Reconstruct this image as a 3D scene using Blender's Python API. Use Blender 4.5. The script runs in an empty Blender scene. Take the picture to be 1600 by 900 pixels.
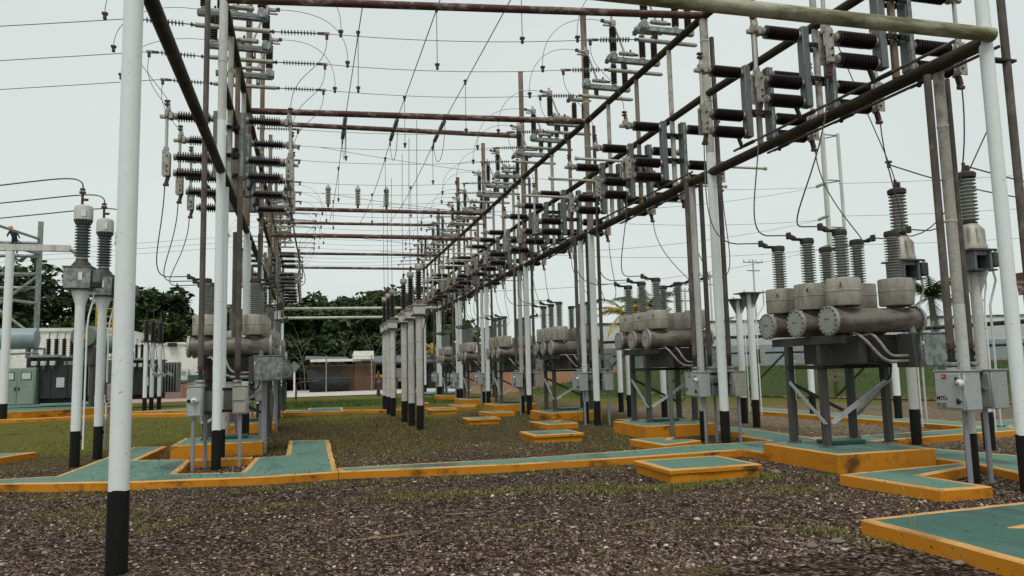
import bpy, bmesh, math, random
import numpy as np
from mathutils import Vector, Matrix

random.seed(7)
S = bpy.context.scene
C = S.collection
PI = math.pi
R = math.radians

# ------------------------------------------------------------------ materials
def nodes_of(name):
    m = bpy.data.materials.new(name); m.use_nodes = True
    nt = m.node_tree
    b = nt.nodes['Principled BSDF']
    return m, nt, b

def ramp(nt, fac, stops):
    r = nt.nodes.new('ShaderNodeValToRGB')
    e = r.color_ramp.elements
    e[0].position, e[0].color = stops[0][0], (*stops[0][1], 1)
    e[1].position, e[1].color = stops[-1][0], (*stops[-1][1], 1)
    for p, c in stops[1:-1]:
        k = e.new(p); k.color = (*c, 1)
    nt.links.new(fac, r.inputs[0])
    return r.outputs[0]

def vramp(nt, fac, lo, hi):
    r = nt.nodes.new('ShaderNodeMapRange'); r.interpolation_type = 'SMOOTHSTEP'
    r.inputs[1].default_value, r.inputs[2].default_value = lo, hi
    nt.links.new(fac, r.inputs[0])
    return r.outputs[0]

def coord(nt, scale=(1, 1, 1), world=True):
    """world position (so copies of one mesh never look alike) or object coordinates"""
    mp = nt.nodes.new('ShaderNodeMapping'); mp.inputs['Scale'].default_value = scale
    if world:
        g = nt.nodes.new('ShaderNodeNewGeometry'); nt.links.new(g.outputs['Position'], mp.inputs[0])
    else:
        g = nt.nodes.new('ShaderNodeTexCoord'); nt.links.new(g.outputs['Object'], mp.inputs[0])
    return mp.outputs[0]

def noise(nt, vec, scale, detail=5, rough=.6, out=0):
    n = nt.nodes.new('ShaderNodeTexNoise')
    n.inputs['Scale'].default_value = scale; n.inputs['Detail'].default_value = detail
    n.inputs['Roughness'].default_value = rough
    nt.links.new(vec, n.inputs['Vector'])
    return n.outputs[out]

def mixc(nt, fac, a, b, mode='MIX'):
    n = nt.nodes.new('ShaderNodeMix'); n.data_type = 'RGBA'; n.blend_type = mode
    if isinstance(fac, (int, float)): n.inputs[0].default_value = fac
    else: nt.links.new(fac, n.inputs[0])
    for s, v in ((6, a), (7, b)):
        if isinstance(v, tuple): n.inputs[s].default_value = (*v, 1)
        else: nt.links.new(v, n.inputs[s])
    return n.outputs[2]

def fmath(nt, op, a, b=None, clamp=False):
    n = nt.nodes.new('ShaderNodeMath'); n.operation = op; n.use_clamp = clamp
    for i, v in enumerate((a, b)):
        if v is None: continue
        if isinstance(v, (int, float)): n.inputs[i].default_value = v
        else: nt.links.new(v, n.inputs[i])
    return n.outputs[0]

def bump(nt, b, h, strength=.3, dist=.01):
    n = nt.nodes.new('ShaderNodeBump'); n.inputs['Strength'].default_value = strength
    n.inputs['Distance'].default_value = dist
    nt.links.new(h, n.inputs['Height']); nt.links.new(n.outputs[0], b.inputs['Normal'])

def worn(name, base, dirt, amount=.5, scale=6, rough=.55, metal=0.0, stretch=(1, 1, .25), fine=None, spec=.4, lo=.45, hi=.75, var=.11):
    """a painted or plain surface with stains of its own that run along Z"""
    m, nt, b = nodes_of(name)
    v = coord(nt, stretch)
    f = vramp(nt, noise(nt, v, scale, 8, .7), lo, hi)
    f = fmath(nt, 'MULTIPLY', f, amount)
    v2 = coord(nt)
    g = noise(nt, v2, scale * 7, 4, .6)
    c0 = mixc(nt, vramp(nt, g, .3, .7), tuple(x * (1 - var) for x in base), tuple(min(1, x * (1 + var * .7)) for x in base))
    c = mixc(nt, f, c0, dirt)
    if fine:
        k = vramp(nt, noise(nt, v2, scale * 20, 2, .5), .69, .74)
        c = mixc(nt, fmath(nt, 'MULTIPLY', k, .8), c, fine)
    nt.links.new(c, b.inputs['Base Color'])
    b.inputs['Roughness'].default_value = rough; b.inputs['Metallic'].default_value = metal
    b.inputs['Specular IOR Level'].default_value = spec
    bump(nt, b, g, .15, .004)
    return m

def plain(name, col, rough=.5, metal=0.0, var=.12, scale=12):
    m, nt, b = nodes_of(name)
    n = noise(nt, coord(nt), scale, 3, .6)
    nt.links.new(mixc(nt, n, tuple(max(0, x * (1 - var * 2)) for x in col), tuple(min(1, x * (1 + var * 2)) for x in col)), b.inputs['Base Color'])
    b.inputs['Roughness'].default_value = rough; b.inputs['Metallic'].default_value = metal
    return m

M = {}
M['white'] = worn('white_pole_paint', (.775, .81, .805), (.56, .56, .53), .30, 1.6, .42, stretch=(1.6, 1.6, .07), lo=.5, hi=.85, var=.025, fine=(.42, .36, .29))
M['white_old'] = worn('old_white_pole_paint', (.60, .605, .57), (.28, .24, .19), .75, 3, .55, stretch=(1, 1, .15), fine=(.16, .11, .08), lo=.42, hi=.75)
M['black'] = worn('black_band_paint', (.007, .0075, .0075), (.03, .028, .024), .25, 5, .5, spec=.25)
M['rail'] = worn('weathered_dark_pipe', (.040, .031, .024), (.115, .094, .048), .8, 3, .7, stretch=(1, .4, 1), fine=(.19, .15, .10), spec=.15)
M['moss'] = worn('mossy_white_pipe', (.46, .45, .34), (.115, .105, .034), .95, 3.2, .7, stretch=(.35, 1, 1.8), lo=.36, hi=.62)
M['rust'] = worn('rusty_white_pipe', (.085, .036, .024), (.36, .30, .26), .9, 4.5, .75, stretch=(.55, 1, 1), lo=.47, hi=.66)
M['rustpole'] = worn('rusty_bare_pole', (.27, .22, .165), (.13, .065, .035), .85, 3.2, .7, stretch=(1, 1, .22), lo=.4, hi=.62)
M['grime'] = worn('grimy_white_pipe', (.46, .44, .38), (.13, .10, .07), .8, 5, .65, stretch=(1, 1, 1), lo=.45, hi=.72)
M['rod'] = worn('dull_brown_rod', (.105, .085, .075), (.30, .27, .23), .55, 6, .6, stretch=(1, 1, .5), fine=(.35, .33, .30), spec=.2)
M['conduit'] = worn('grey_plastic_conduit', (.27, .28, .31), (.17, .16, .15), .5, 5, .5)
M['galv'] = worn('galvanised_steel', (.35, .375, .37), (.15, .16, .155), .9, 11, .45, .35, stretch=(1, 1, .8), fine=(.42, .43, .42), lo=.4, hi=.6)
M['galv_dark'] = worn('dull_galvanised_channel', (.165, .18, .18), (.09, .09, .085), .7, 7, .55, .3, stretch=(1, 1, .5))
M['steel'] = worn('dark_frame_steel', (.085, .083, .082), (.12, .085, .065), .5, 6, .7, .1, spec=.2)
M['dark'] = plain('dark_cast_iron', (.016, .0145, .0135), .75)
M['alu'] = worn('aged_aluminium_fitting', (.42, .40, .35), (.15, .12, .09), .8, 14, .5, .3, stretch=(1, 1, 1), lo=.42, hi=.66)
M['blade'] = worn('aluminium_blade_pipe', (.52, .51, .46), (.30, .27, .22), .6, 7, .45, .25, stretch=(1, 1, .3))
M['ins'] = plain('brown_glazed_porcelain', (.022, .0125, .0135), .24, 0, .2, 5)
M['ins_grey'] = worn('grey_porcelain', (.34, .355, .32), (.15, .14, .115), .6, 8, .35, stretch=(1, 1, 1))
M['ins_ct'] = worn('slate_grey_porcelain', (.125, .14, .145), (.07, .07, .065), .5, 8, .35, stretch=(1, 1, 1))
M['tank'] = worn('weathered_tank_metal', (.25, .225, .19), (.075, .05, .035), .95, 3.2, .55, .25, stretch=(.6, 1, 1.4), lo=.36, hi=.68)
M['turret'] = worn('stained_turret_metal', (.43, .405, .35), (.19, .16, .12), .9, 4.5, .5, .2, stretch=(1, 1, .3), lo=.42, hi=.7)
M['flange'] = worn('grey_flange_metal', (.40, .395, .375), (.20, .185, .155), .6, 8, .5, .25, stretch=(1, 1, 1))
M['cap'] = plain('dark_terminal_cap', (.05, .041, .036), .6, .2, .25, 20)
M['ctcap'] = worn('white_tank_cap', (.56, .57, .54), (.25, .22, .18), .5, 7, .4)
M['brace'] = worn('bright_galvanised_brace', (.46, .49, .50), (.25, .26, .26), .6, 9, .45, .25)
M['box'] = worn('grey_cabinet_paint', (.41, .43, .425), (.25, .25, .235), .5, 4, .45, stretch=(1, 1, .4))
M['box2'] = worn('beige_grey_cabinet_paint', (.37, .355, .315), (.24, .22, .19), .5, 4, .45, stretch=(1, 1, .4))
M['label_red'] = plain('faded_red_sticker', (.35, .03, .06), .5)
M['ink'] = plain('black_stencil_ink', (.01, .01, .01), .6)
M['wire'] = plain('dark_aluminium_wire', (.10, .10, .10), .5, .3)
M['brass'] = plain('rust_brown_clamp', (.075, .038, .032), .6, .3)
M['glassdisc'] = plain('small_disc_porcelain', (.13, .135, .13), .35)
M['knob'] = plain('white_knob', (.72, .73, .72), .35)

def slab_paint(name, base, worn_c, stain, sc):
    m, nt, b = nodes_of(name)
    v = coord(nt)
    n1 = vramp(nt, noise(nt, v, sc, 8, .72), .42, .72)
    n2 = vramp(nt, noise(nt, coord(nt, (1, .35, 1)), sc * .5, 8, .68), .50, .68)
    n3 = noise(nt, v, sc * 22, 3, .6)
    c = mixc(nt, vramp(nt, n3, .3, .75), tuple(x * .85 for x in base), tuple(x * 1.1 for x in base))
    c = mixc(nt, fmath(nt, 'MULTIPLY', n1, .55), c, worn_c)
    c = mixc(nt, fmath(nt, 'MULTIPLY', n2, .9), c, stain)
    spk = vramp(nt, noise(nt, v, sc * 9, 1, .5), .735, .76)
    c = mixc(nt, spk, c, tuple(x * .35 for x in stain))
    nt.links.new(c, b.inputs['Base Color'])
    b.inputs['Roughness'].default_value = .75; b.inputs['Specular IOR Level'].default_value = .2
    bump(nt, b, n3, .3, .006)
    return m
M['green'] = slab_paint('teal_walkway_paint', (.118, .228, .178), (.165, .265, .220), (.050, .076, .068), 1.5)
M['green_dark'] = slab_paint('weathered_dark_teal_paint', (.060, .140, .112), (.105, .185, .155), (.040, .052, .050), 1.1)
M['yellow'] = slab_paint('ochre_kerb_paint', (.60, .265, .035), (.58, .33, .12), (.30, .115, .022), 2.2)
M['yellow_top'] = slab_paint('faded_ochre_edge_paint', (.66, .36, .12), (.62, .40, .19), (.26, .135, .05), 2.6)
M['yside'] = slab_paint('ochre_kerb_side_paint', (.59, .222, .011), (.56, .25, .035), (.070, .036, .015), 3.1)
M['dgreen'] = plain('dark_green_lid_paint', (.018, .075, .052), .5)

# ------------------------------------------------------------------ mesh builder
class MB:
    def __init__(s):
        s.v, s.f, s.m, s.mats, s.n = [], [], [], [], 0
    def mi(s, mat):
        if mat not in s.mats: s.mats.append(mat)
        return s.mats.index(mat)
    def add(s, vs, fs, mat):
        k = s.n; i = s.mi(mat)
        s.v += [tuple(p) for p in vs]; s.n += len(vs)
        for f in fs: s.f.append([k + j for j in f]); s.m.append(i)
        return s
    def box(s, c, size, mat, rot=None, bev=0.0):
        hx, hy, hz = size[0] / 2, size[1] / 2, size[2] / 2
        if bev > 0:
            b = min(bev, hx * .9, hy * .9, hz * .9)
            vs = []
            for sx in (-1, 1):
                for sy in (-1, 1):
                    for sz in (-1, 1):
                        vs += [(sx * (hx - b), sy * (hy - b), sz * hz), (sx * (hx - b), sy * hy, sz * (hz - b)), (sx * hx, sy * (hy - b), sz * (hz - b))]
            bm = bmesh.new()
            for p in vs: bm.verts.new(p)
            bmesh.ops.convex_hull(bm, input=bm.verts)
            bm.verts.index_update()
            vs = [v.co.copy() for v in bm.verts]; fs = [[v.index for v in f.verts] for f in bm.faces]
            bm.free()
        else:
            vs = [Vector((x, y, z)) for x in (-hx, hx) for y in (-hy, hy) for z in (-hz, hz)]
            fs = [(0, 1, 3, 2), (4, 6, 7, 5), (0, 4, 5, 1), (2, 3, 7, 6), (0, 2, 6, 4), (1, 5, 7, 3)]
        c = Vector(c)
        vs = [(rot @ Vector(p) if rot else Vector(p)) + c for p in vs]
        return s.add(vs, fs, mat)
    def lathe(s, prof, mat, o=(0, 0, 0), axis=(0, 0, 1), seg=16, caps=True):
        """prof: (radius, distance along axis)"""
        a = Vector(axis).normalized(); q = a.to_track_quat('Z', 'Y'); o = Vector(o)
        vs, fs = [], []
        for r, h in prof:
            for k in range(seg):
                t = 2 * PI * k / seg
                vs.append(o + q @ Vector((r * math.cos(t), r * math.sin(t), h)))
        for i in range(len(prof) - 1):
            for k in range(seg):
                k2 = (k + 1) % seg
                fs.append((i * seg + k, i * seg + k2, (i + 1) * seg + k2, (i + 1) * seg + k))
        if caps:
            fs.append(tuple(range(seg - 1, -1, -1)))
            n = (len(prof) - 1) * seg
            fs.append(tuple(range(n, n + seg)))
        return s.add(vs, fs, mat)
    def cyl(s, p0, p1, r, mat, r1=None, seg=12):
        p0, p1 = Vector(p0), Vector(p1); d = p1 - p0
        return s.lathe([(r, 0), (r if r1 is None else r1, d.length)], mat, p0, d, seg)
    def tube(s, pts, r, mat, seg=6):
        pts = [Vector(p) for p in pts]; vs, fs = [], []
        up = Vector((0.13, 0.31, 1)).normalized()
        n = len(pts)
        for i, p in enumerate(pts):
            t = (pts[min(i + 1, n - 1)] - pts[max(i - 1, 0)]).normalized()
            a = t.cross(up)
            if a.length < 1e-3: a = t.cross(Vector((1, 0, 0)))
            a.normalize(); b = t.cross(a)
            rr = r[i] if isinstance(r, (list, tuple)) else r
            for k in range(seg):
                u = 2 * PI * k / seg
                vs.append(p + a * rr * math.cos(u) + b * rr * math.sin(u))
        for i in range(n - 1):
            for k in range(seg):
                k2 = (k + 1) % seg
                fs.append((i * seg + k, i * seg + k2, (i + 1) * seg + k2, (i + 1) * seg + k))
        fs.append(tuple(range(seg - 1, -1, -1))); fs.append(tuple(range((n - 1) * seg, n * seg)))
        return s.add(vs, fs, mat)
    def bar(s, p0, p1, w, h, mat):
        p0, p1 = Vector(p0), Vector(p1); d = p1 - p0
        q = d.to_track_quat('X', 'Z').to_matrix()
        return s.box((p0 + p1) / 2, (d.length, w, h), mat, q)
    def angle(s, p0, p1, w, mat, t=.012):
        """an L-section bar"""
        p0, p1 = Vector(p0), Vector(p1); d = p1 - p0
        q = d.to_track_quat('X', 'Z').to_matrix(); c = (p0 + p1) / 2
        s.box(c, (d.length, w, t), mat, q)
        s.box(c + q @ Vector((0, w / 2, w / 2 - t / 2)), (d.length, t, w), mat, q)
        return s
    def prism(s, poly, z0, z1, mat):
        n = len(poly)
        vs = [(x, y, z0) for x, y in poly] + [(x, y, z1) for x, y in poly]
        fs = [tuple(range(n - 1, -1, -1)), tuple(range(n, 2 * n))] + [(i, (i + 1) % n, n + (i + 1) % n, n + i) for i in range(n)]
        return s.add(vs, fs, mat)
    def mesh(s, name, smooth=True):
        me = bpy.data.meshes.new(name)
        me.from_pydata(s.v, [], s.f)
        for m in s.mats: me.materials.append(m)
        me.polygons.foreach_set('material_index', s.m)
        if smooth:
            me.polygons.foreach_set('use_smooth', [True] * len(s.f))
            me.set_sharp_from_angle(angle=R(38))
        me.update()
        return me
    def build(s, name, parent=None, smooth=True):
        o = bpy.data.objects.new(name, s.mesh(name, smooth)); C.objects.link(o)
        if parent: o.parent = parent
        return o

def tag(o, label=None, cat=None, group=None, kind=None):
    for k, v in (('label', label), ('category', cat), ('group', group), ('kind', kind)):
        if v is not None: o[k] = v
    return o

def empty(name, loc=(0, 0, 0), rz=0):
    o = bpy.data.objects.new(name, None); C.objects.link(o)
    o.location = loc; o.rotation_euler = (0, 0, rz); o.empty_display_size = .2
    return o

KIDS = {}
def kids(o):
    return [c for c in bpy.data.objects if c.parent == o]

def copy_tree(o, parent=None):
    if o.name not in KIDS: KIDS[o.name] = kids(o)
    c = o.copy(); C.objects.link(c)
    for k in ('label',):
        if parent is None and k in c: del c[k]
    if parent: c.parent = parent
    src = KIDS[o.name]
    KIDS[c.name] = []
    for ch in src: KIDS[c.name].append(copy_tree(ch, c))
    return c

def text(body, size, mat, parent, loc, rot, name='lettering'):
    cu = bpy.data.curves.new(name, 'FONT'); cu.body = body; cu.size = size; cu.extrude = .0015
    cu.offset = size * .018
    cu.materials.append(mat)
    tmp = bpy.data.objects.new(name, cu); C.objects.link(tmp)
    dg = bpy.context.evaluated_depsgraph_get(); me = bpy.data.meshes.new_from_object(tmp.evaluated_get(dg))
    bpy.data.objects.remove(tmp)
    o = bpy.data.objects.new(name, me); C.objects.link(o); o.parent = parent
    o.location = loc; o.rotation_euler = rot
    return o

def bez(p0, p1, p2, p3, n=18):
    p0, p1, p2, p3 = map(Vector, (p0, p1, p2, p3)); out = []
    for i in range(n + 1):
        t = i / n; u = 1 - t
        out.append(p0 * u ** 3 + p1 * 3 * u * u * t + p2 * 3 * u * t * t + p3 * t ** 3)
    return out

def sag(p0, p1, d, n=14):
    p0, p1 = Vector(p0), Vector(p1)
    return [p0.lerp(p1, i / n) - Vector((0, 0, d * 4 * (i / n) * (1 - i / n))) for i in range(n + 1)]

ORD = ['front', 'second', 'third', 'fourth', 'fifth', 'sixth', 'seventh', 'eighth', 'ninth']
PH = ['nearest', 'middle', 'farthest']
SIDE = {1: 'right', -1: 'left'}
# ------------------------------------------------------------------ ground
def sstep(a, b, x):
    t = min(1, max(0, (x - a) / (b - a))); return t * t * (3 - 2 * t)

def ground_z(x, y):
    berm = 1.25 * sstep(35, 46, x * .62 + y * .78) * sstep(11, 20, x) if x > 11 else 0
    und = .012 * math.sin(x * 1.7 + y * .6) * math.sin(y * 1.3 - x * .4)
    return berm + und * (1 if y < 60 else 0) - .012

def make_ground():
    def axis(lo, hi, fine_lo, fine_hi, st):
        a = list(np.arange(fine_lo, fine_hi + 1e-6, st)); x, d = fine_hi, st
        while x < hi: d *= 1.35; x += d; a.append(min(x, hi))
        x, d = fine_lo, st
        while x > lo: d *= 1.35; x -= d; a.insert(0, max(x, lo))
        return a
    xs = axis(-900, 900, -14, 34, .45); ys = axis(-60, 1500, 0, 52, .45)
    vs = [(x, y, ground_z(x, y)) for y in ys for x in xs]; nx = len(xs)
    fs = [(j * nx + i, j * nx + i + 1, (j + 1) * nx + i + 1, (j + 1) * nx + i) for j in range(len(ys) - 1) for i in range(nx - 1)]
    m, nt, b = nodes_of('gravel_and_turf')
    g = nt.nodes.new('ShaderNodeNewGeometry'); sp = nt.nodes.new('ShaderNodeSeparateXYZ'); nt.links.new(g.outputs['Position'], sp.inputs[0])
    X, Y = sp.outputs[0], sp.outputs[1]
    SV = fmath(nt, 'ADD', fmath(nt, 'MULTIPLY', X, .62), fmath(nt, 'MULTIPLY', Y, .78))
    v = coord(nt)
    vo = nt.nodes.new('ShaderNodeTexVoronoi'); vo.inputs['Scale'].default_value = 34; nt.links.new(v, vo.inputs['Vector'])
    vs2 = nt.nodes.new('ShaderNodeSeparateColor'); nt.links.new(vo.outputs['Color'], vs2.inputs[0])
    stone = ramp(nt, vs2.outputs[0], [(0, (.016, .010, .008)), (.42, (.056, .036, .029)), (.68, (.125, .086, .070)), (.88, (.21, .158, .128)), (1, (.40, .33, .28))])
    tan = ramp(nt, vs2.outputs[0], [(0, (.11, .078, .052)), (.5, (.23, .175, .12)), (.85, (.37, .30, .215)), (1, (.52, .46, .38))])
    soil = mixc(nt, vramp(nt, noise(nt, v, 9, 6, .7), .35, .7), (.030, .018, .012), (.078, .048, .032))
    grav = mixc(nt, vramp(nt, noise(nt, v, 2.4, 6, .7), .5, .68), stone, soil)
    # tan stones at the far right
    ft = fmath(nt, 'MULTIPLY', vramp(nt, X, 8.8, 12.0), vramp(nt, Y, 9.5, 13.0))
    grav = mixc(nt, fmath(nt, 'MULTIPLY', ft, vramp(nt, noise(nt, v, .5, 4, .6), .2, .5)), grav, tan)
    # moss and short turf
    nb = noise(nt, v, .55, 7, .68); nf = noise(nt, v, 14, 6, .75)
    moss = mixc(nt, nf, (.072, .056, .020), (.235, .188, .070))
    turf = mixc(nt, nf, (.080, .086, .020), (.275, .265, .078))
    lush = mixc(nt, nf, (.034, .070, .014), (.125, .185, .045))
    left = fmath(nt, 'MULTIPLY', vramp(nt, Y, 15.5, 21), vramp(nt, X, -1.0, -3.2))
    farg = fmath(nt, 'MULTIPLY', vramp(nt, Y, 22, 30), vramp(nt, X, 11.5, 9.5))
    near = vramp(nt, Y, 12.2, 15)
    mossf = fmath(nt, 'ADD', fmath(nt, 'MULTIPLY', near, .13), nb)
    spk = fmath(nt, 'MULTIPLY', vramp(nt, noise(nt, v, 24, 4, .7), .38, .60), .95)
    f1 = fmath(nt, 'MULTIPLY', vramp(nt, mossf, .50, .64), spk)
    dry = fmath(nt, 'SUBTRACT', 1.0, fmath(nt, 'MULTIPLY', ft, fmath(nt, 'SUBTRACT', 1.0, vramp(nt, SV, 26.0, 32.0))))
    f1 = fmath(nt, 'MULTIPLY', f1, fmath(nt, 'ADD', .12, fmath(nt, 'MULTIPLY', dry, .88)))
    c = mixc(nt, f1, grav, moss)
    olive = fmath(nt, 'MULTIPLY', vramp(nt, X, 10.5, 13.0), vramp(nt, SV, 27.0, 33.0))
    tf = fmath(nt, 'MAXIMUM', fmath(nt, 'MAXIMUM', left, farg), olive)
    f2 = vramp(nt, fmath(nt, 'ADD', nb, fmath(nt, 'MULTIPLY', tf, .38)), .66, .84)
    c = mixc(nt, fmath(nt, 'MULTIPLY', f2, vramp(nt, noise(nt, v, 17, 5, .7), .22, .5)), c, turf)
    # wild grass on the slope at the far right
    f3 = fmath(nt, 'MULTIPLY', vramp(nt, X, 12.0, 15.0), vramp(nt, fmath(nt, 'ADD', SV, fmath(nt, 'MULTIPLY', nb, 4.0)), 36.0, 40.0))
    c = mixc(nt, f3, c, lush)
    # pale bare strip high on the slope
    f4 = fmath(nt, 'MULTIPLY', vramp(nt, X, 24, 26), vramp(nt, noise(nt, v, .3, 3, .5), .5, .62))
    c = mixc(nt, fmath(nt, 'MULTIPLY', f4, .6), c, (.2, .19, .13))
    nt.links.new(c, b.inputs['Base Color'])
    b.inputs['Roughness'].default_value = .95; b.inputs['Specular IOR Level'].default_value = 0
    h = fmath(nt, 'ADD', fmath(nt, 'MULTIPLY', vo.outputs['Distance'], -1.6), fmath(nt, 'MULTIPLY', nf, .8))
    bump(nt, b, h, .9, .035)
    me = bpy.data.meshes.new('ground'); me.from_pydata(vs, [], fs); me.materials.append(m)
    me.polygons.foreach_set('use_smooth', [True] * len(fs)); me.update()
    o = bpy.data.objects.new('ground', me); C.objects.link(o)
    tag(o, 'dark gravel yard with moss and short grass', None, None, 'structure')
make_ground()

# concrete outlines: filled in below, used to keep stones off the paint
SLABS = []
def inside(p, poly):
    x, y = p; r = False; j = len(poly) - 1
    for i in range(len(poly)):
        xi, yi = poly[i]; xj, yj = poly[j]
        if (yi > y) != (yj > y) and x < (xj - xi) * (y - yi) / (yj - yi) + xi: r = not r
        j = i
    return r

def slab(name, poly, h=.105, rim=.075, parent=None, z0=-.05, top='green', chip=.011, holes=()):
    """a painted concrete slab: ochre sides and rim, teal top; kerb edges slightly uneven"""
    SLABS.append(poly)
    bm = bmesh.new()
    # subdivide the outline so that it can be worn
    pts = []
    rnd = random.Random(len(poly) * 31 + int(abs(poly[0][0]) * 97))
    for i in range(len(poly)):
        a, c = Vector(poly[i]), Vector(poly[(i + 1) % len(poly)])
        n = max(1, int((c - a).length / .22))
        for k in range(n):
            p = a.lerp(c, k / n)
            j = chip if k else chip * .4
            pts.append(Vector((p.x + rnd.uniform(-j, j), p.y + rnd.uniform(-j, j))))
    area = sum(pts[i].x * pts[(i + 1) % len(pts)].y - pts[(i + 1) % len(pts)].x * pts[i].y for i in range(len(pts)))
    if area < 0: pts.reverse()
    vt = [bm.verts.new((p.x, p.y, h - .012)) for p in pts]
    f = bm.faces.new(vt)
    f.normal_update()
    bv = bmesh.ops.inset_region(bm, faces=[f], thickness=.014, use_even_offset=True, use_boundary=True)
    for v in f.verts: v.co.z = h
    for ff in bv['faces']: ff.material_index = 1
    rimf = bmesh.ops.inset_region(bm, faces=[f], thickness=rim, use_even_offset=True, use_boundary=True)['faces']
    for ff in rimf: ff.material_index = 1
    f.material_index = 2
    # sides
    lo = [bm.verts.new((v.co.x, v.co.y, z0)) for v in vt]
    n = len(vt)
    for i in range(n):
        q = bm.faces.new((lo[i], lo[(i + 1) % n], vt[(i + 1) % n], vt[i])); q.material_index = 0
    bmesh.ops.triangulate(bm, faces=[f])
    me = bpy.data.meshes.new(name); bm.to_mesh(me); bm.free()
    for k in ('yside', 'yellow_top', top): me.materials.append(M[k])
    o = bpy.data.objects.new(name, me); C.objects.link(o)
    if parent: o.parent = parent
    return o

# the long walkway, its spur to the left breaker and the notch round the left poles
walk_left = [(-9.5, 13.95), (-4.31, 12.78), (-2.4, 12.12), (-.71, 11.84), (.47, 11.90), (.47, 12.42), (.5, 17.65), (-.37, 17.95), (-.37, 14.72), (-.9, 14.62),
             (-.9, 14.42), (-.98, 12.56), (-1.94, 12.85), (-2.0, 14.58), (-2.0, 14.88), (-3.0, 15.30), (-2.91, 17.96), (-3.62, 18.2), (-3.77, 13.4), (-4.53, 13.42), (-9.5, 14.55)]
tag(slab('walkway', walk_left), 'teal walkway with ochre kerb reaching round the two white poles of the left gantry', None, None, 'structure')
tag(slab('walkway', [(-1.97, 14.62), (-.93, 14.46), (-.93, 14.66), (-1.97, 14.9)], .12, .03), 'narrow teal strip closing the notch behind the two left poles', None, None, 'structure')
walk_mid = [(.478, 11.90), (3.12, 11.57), (5.31, 11.57), (7.30, 11.72), (7.33, 11.15), (9.05, 11.15), (9.22, 11.7), (9.65, 13.0), (9.8, 15.1), (9.62, 17.4), (8.85, 19.9), (8.4, 19.9), (8.75, 18.4),
            (8.95, 16.0), (9.05, 14.35), (8.62, 13.9), (8.62, 12.95), (8.52, 12.75), (6.75, 12.78), (5.76, 12.52), (3.32, 12.3), (.478, 12.42)]
tag(slab('walkway', walk_mid), 'long straight teal walkway with ochre kerb running from the left gantry to the front breaker plinth', None, None, 'structure')
tag(slab('walkway', [(9.25, 11.75), (10.05, 11.85), (14.1, 12.2), (14.7, 13.15), (10.5, 12.75), (9.68, 13.0)]), 'teal walkway leading away behind the front breaker to the far right', None, None, 'structure')
tag(slab('walkway', [(9.06, 9.8), (9.06, 10.75), (10.05, 10.65), (10.42, 9.05), (11.2, 7.2), (8.98, 6.6), (8.85, 7.8), (9.12, 8.75)]), 'wide teal walkway beside the front control cabinet', None, None, 'structure')
tag(slab('walkway', [(13.5, 20.8), (13.85, 13.55), (14.05, 12.9), (17.5, 13.2), (17.2, 14.4), (14.8, 14.2), (14.68, 16.5), (14.65, 22.6)]), 'narrow teal walkway past the bare white posts', None, None, 'structure')
tag(slab('low_step', [(6.73, 8.53), (6.89, 7.06), (7.60, 7.04), (7.55, 8.02), (8.80, 8.43), (9.0, 8.76)], .12), 'notched teal slab with ochre edges under the stencilled cabinet', 'concrete slab', 'notched slabs by the gantry posts')
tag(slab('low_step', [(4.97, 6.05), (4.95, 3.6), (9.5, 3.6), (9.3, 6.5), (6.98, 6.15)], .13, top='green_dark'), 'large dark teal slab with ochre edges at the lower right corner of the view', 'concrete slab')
tag(slab('painted_mark', [(5.80, 5.29), (6.0, 5.19), (7.0, 5.30), (7.0, 5.50)], .138, .03, None, .125, 'yellow_top'), 'ochre patch on the large dark teal slab', 'concrete patch')
for k, yy in enumerate((0, 6.05, 12.1, 18.1)):
    dx = (0, -.33, -.4, -.4)[k]
    tag(slab('low_step', [(6.33 + dx, 14.28 + yy), (6.42 + dx, 12.88 + yy), (7.42 + dx, 13.34 + yy) if k == 0 else (7.3 + dx, 12.95 + yy), (7.36 + dx, 13.6 + yy), (6.95 + dx, 13.75 + yy), (7.3 + dx, 14.2 + yy)], .12),
        'notched low teal slab at the foot of the %s pole pair of the right gantry' % ORD[k + 1], 'concrete slab', 'notched slabs by the gantry posts')
# square slab at the left border of the view, and the kerbs across the back of the yard
tag(slab('low_step', [(-9, 17.2), (-8.6, 15.4), (-5.9, 16.6), (-5.4, 17.9), (-7.4, 17.9)], .12), 'teal slab with ochre edge beside the left current transformers', 'concrete slab')
for nm, p, lb in (('kerb', [(-16, 34.0), (-10.68, 33.3), (-7.1, 34.3), (-4.4, 32.9), (-1.0, 32.6), (-1.0, 32.9), (-4.4, 33.2), (-7.1, 34.7), (-10.6, 33.7), (-16, 34.4)], 'low ochre kerb along the grass in front of the transformers'),
                  ('kerb', [(-.99, 32.6), (2.93, 29.8), (6.6, 30.0), (6.6, 30.3), (2.95, 30.1), (-.99, 32.9)], 'low ochre kerb behind the six instrument posts')):
    tag(slab(nm, p, .12, .06, top='yellow_top'), lb, None, None, 'structure')
tag(slab('transformer_plinth', [(-18, 38.5), (-18, 36.2), (-11.2, 35.2), (-8.6, 37.4), (-8.2, 40.5), (-12, 48), (-18, 48)], .34, .1), 'ochre edged plinth carrying the dark transformers', 'concrete plinth')
tag(slab('low_step', [(-6.7, 36.3), (-7.3, 35.6), (-4.6, 35.2), (-4.2, 38.2), (-4.8, 38.4)], .16), 'teal ramp slab beside the three slim posts', 'concrete slab')
tag(slab('low_step', [(-.9, 30.4), (1.4, 30.2), (1.5, 33.6), (.1, 33.8), (.05, 32.0), (-.85, 32.0)], .12), 'teal slab with ochre edge at the back end of the corridor', 'concrete slab')

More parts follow.
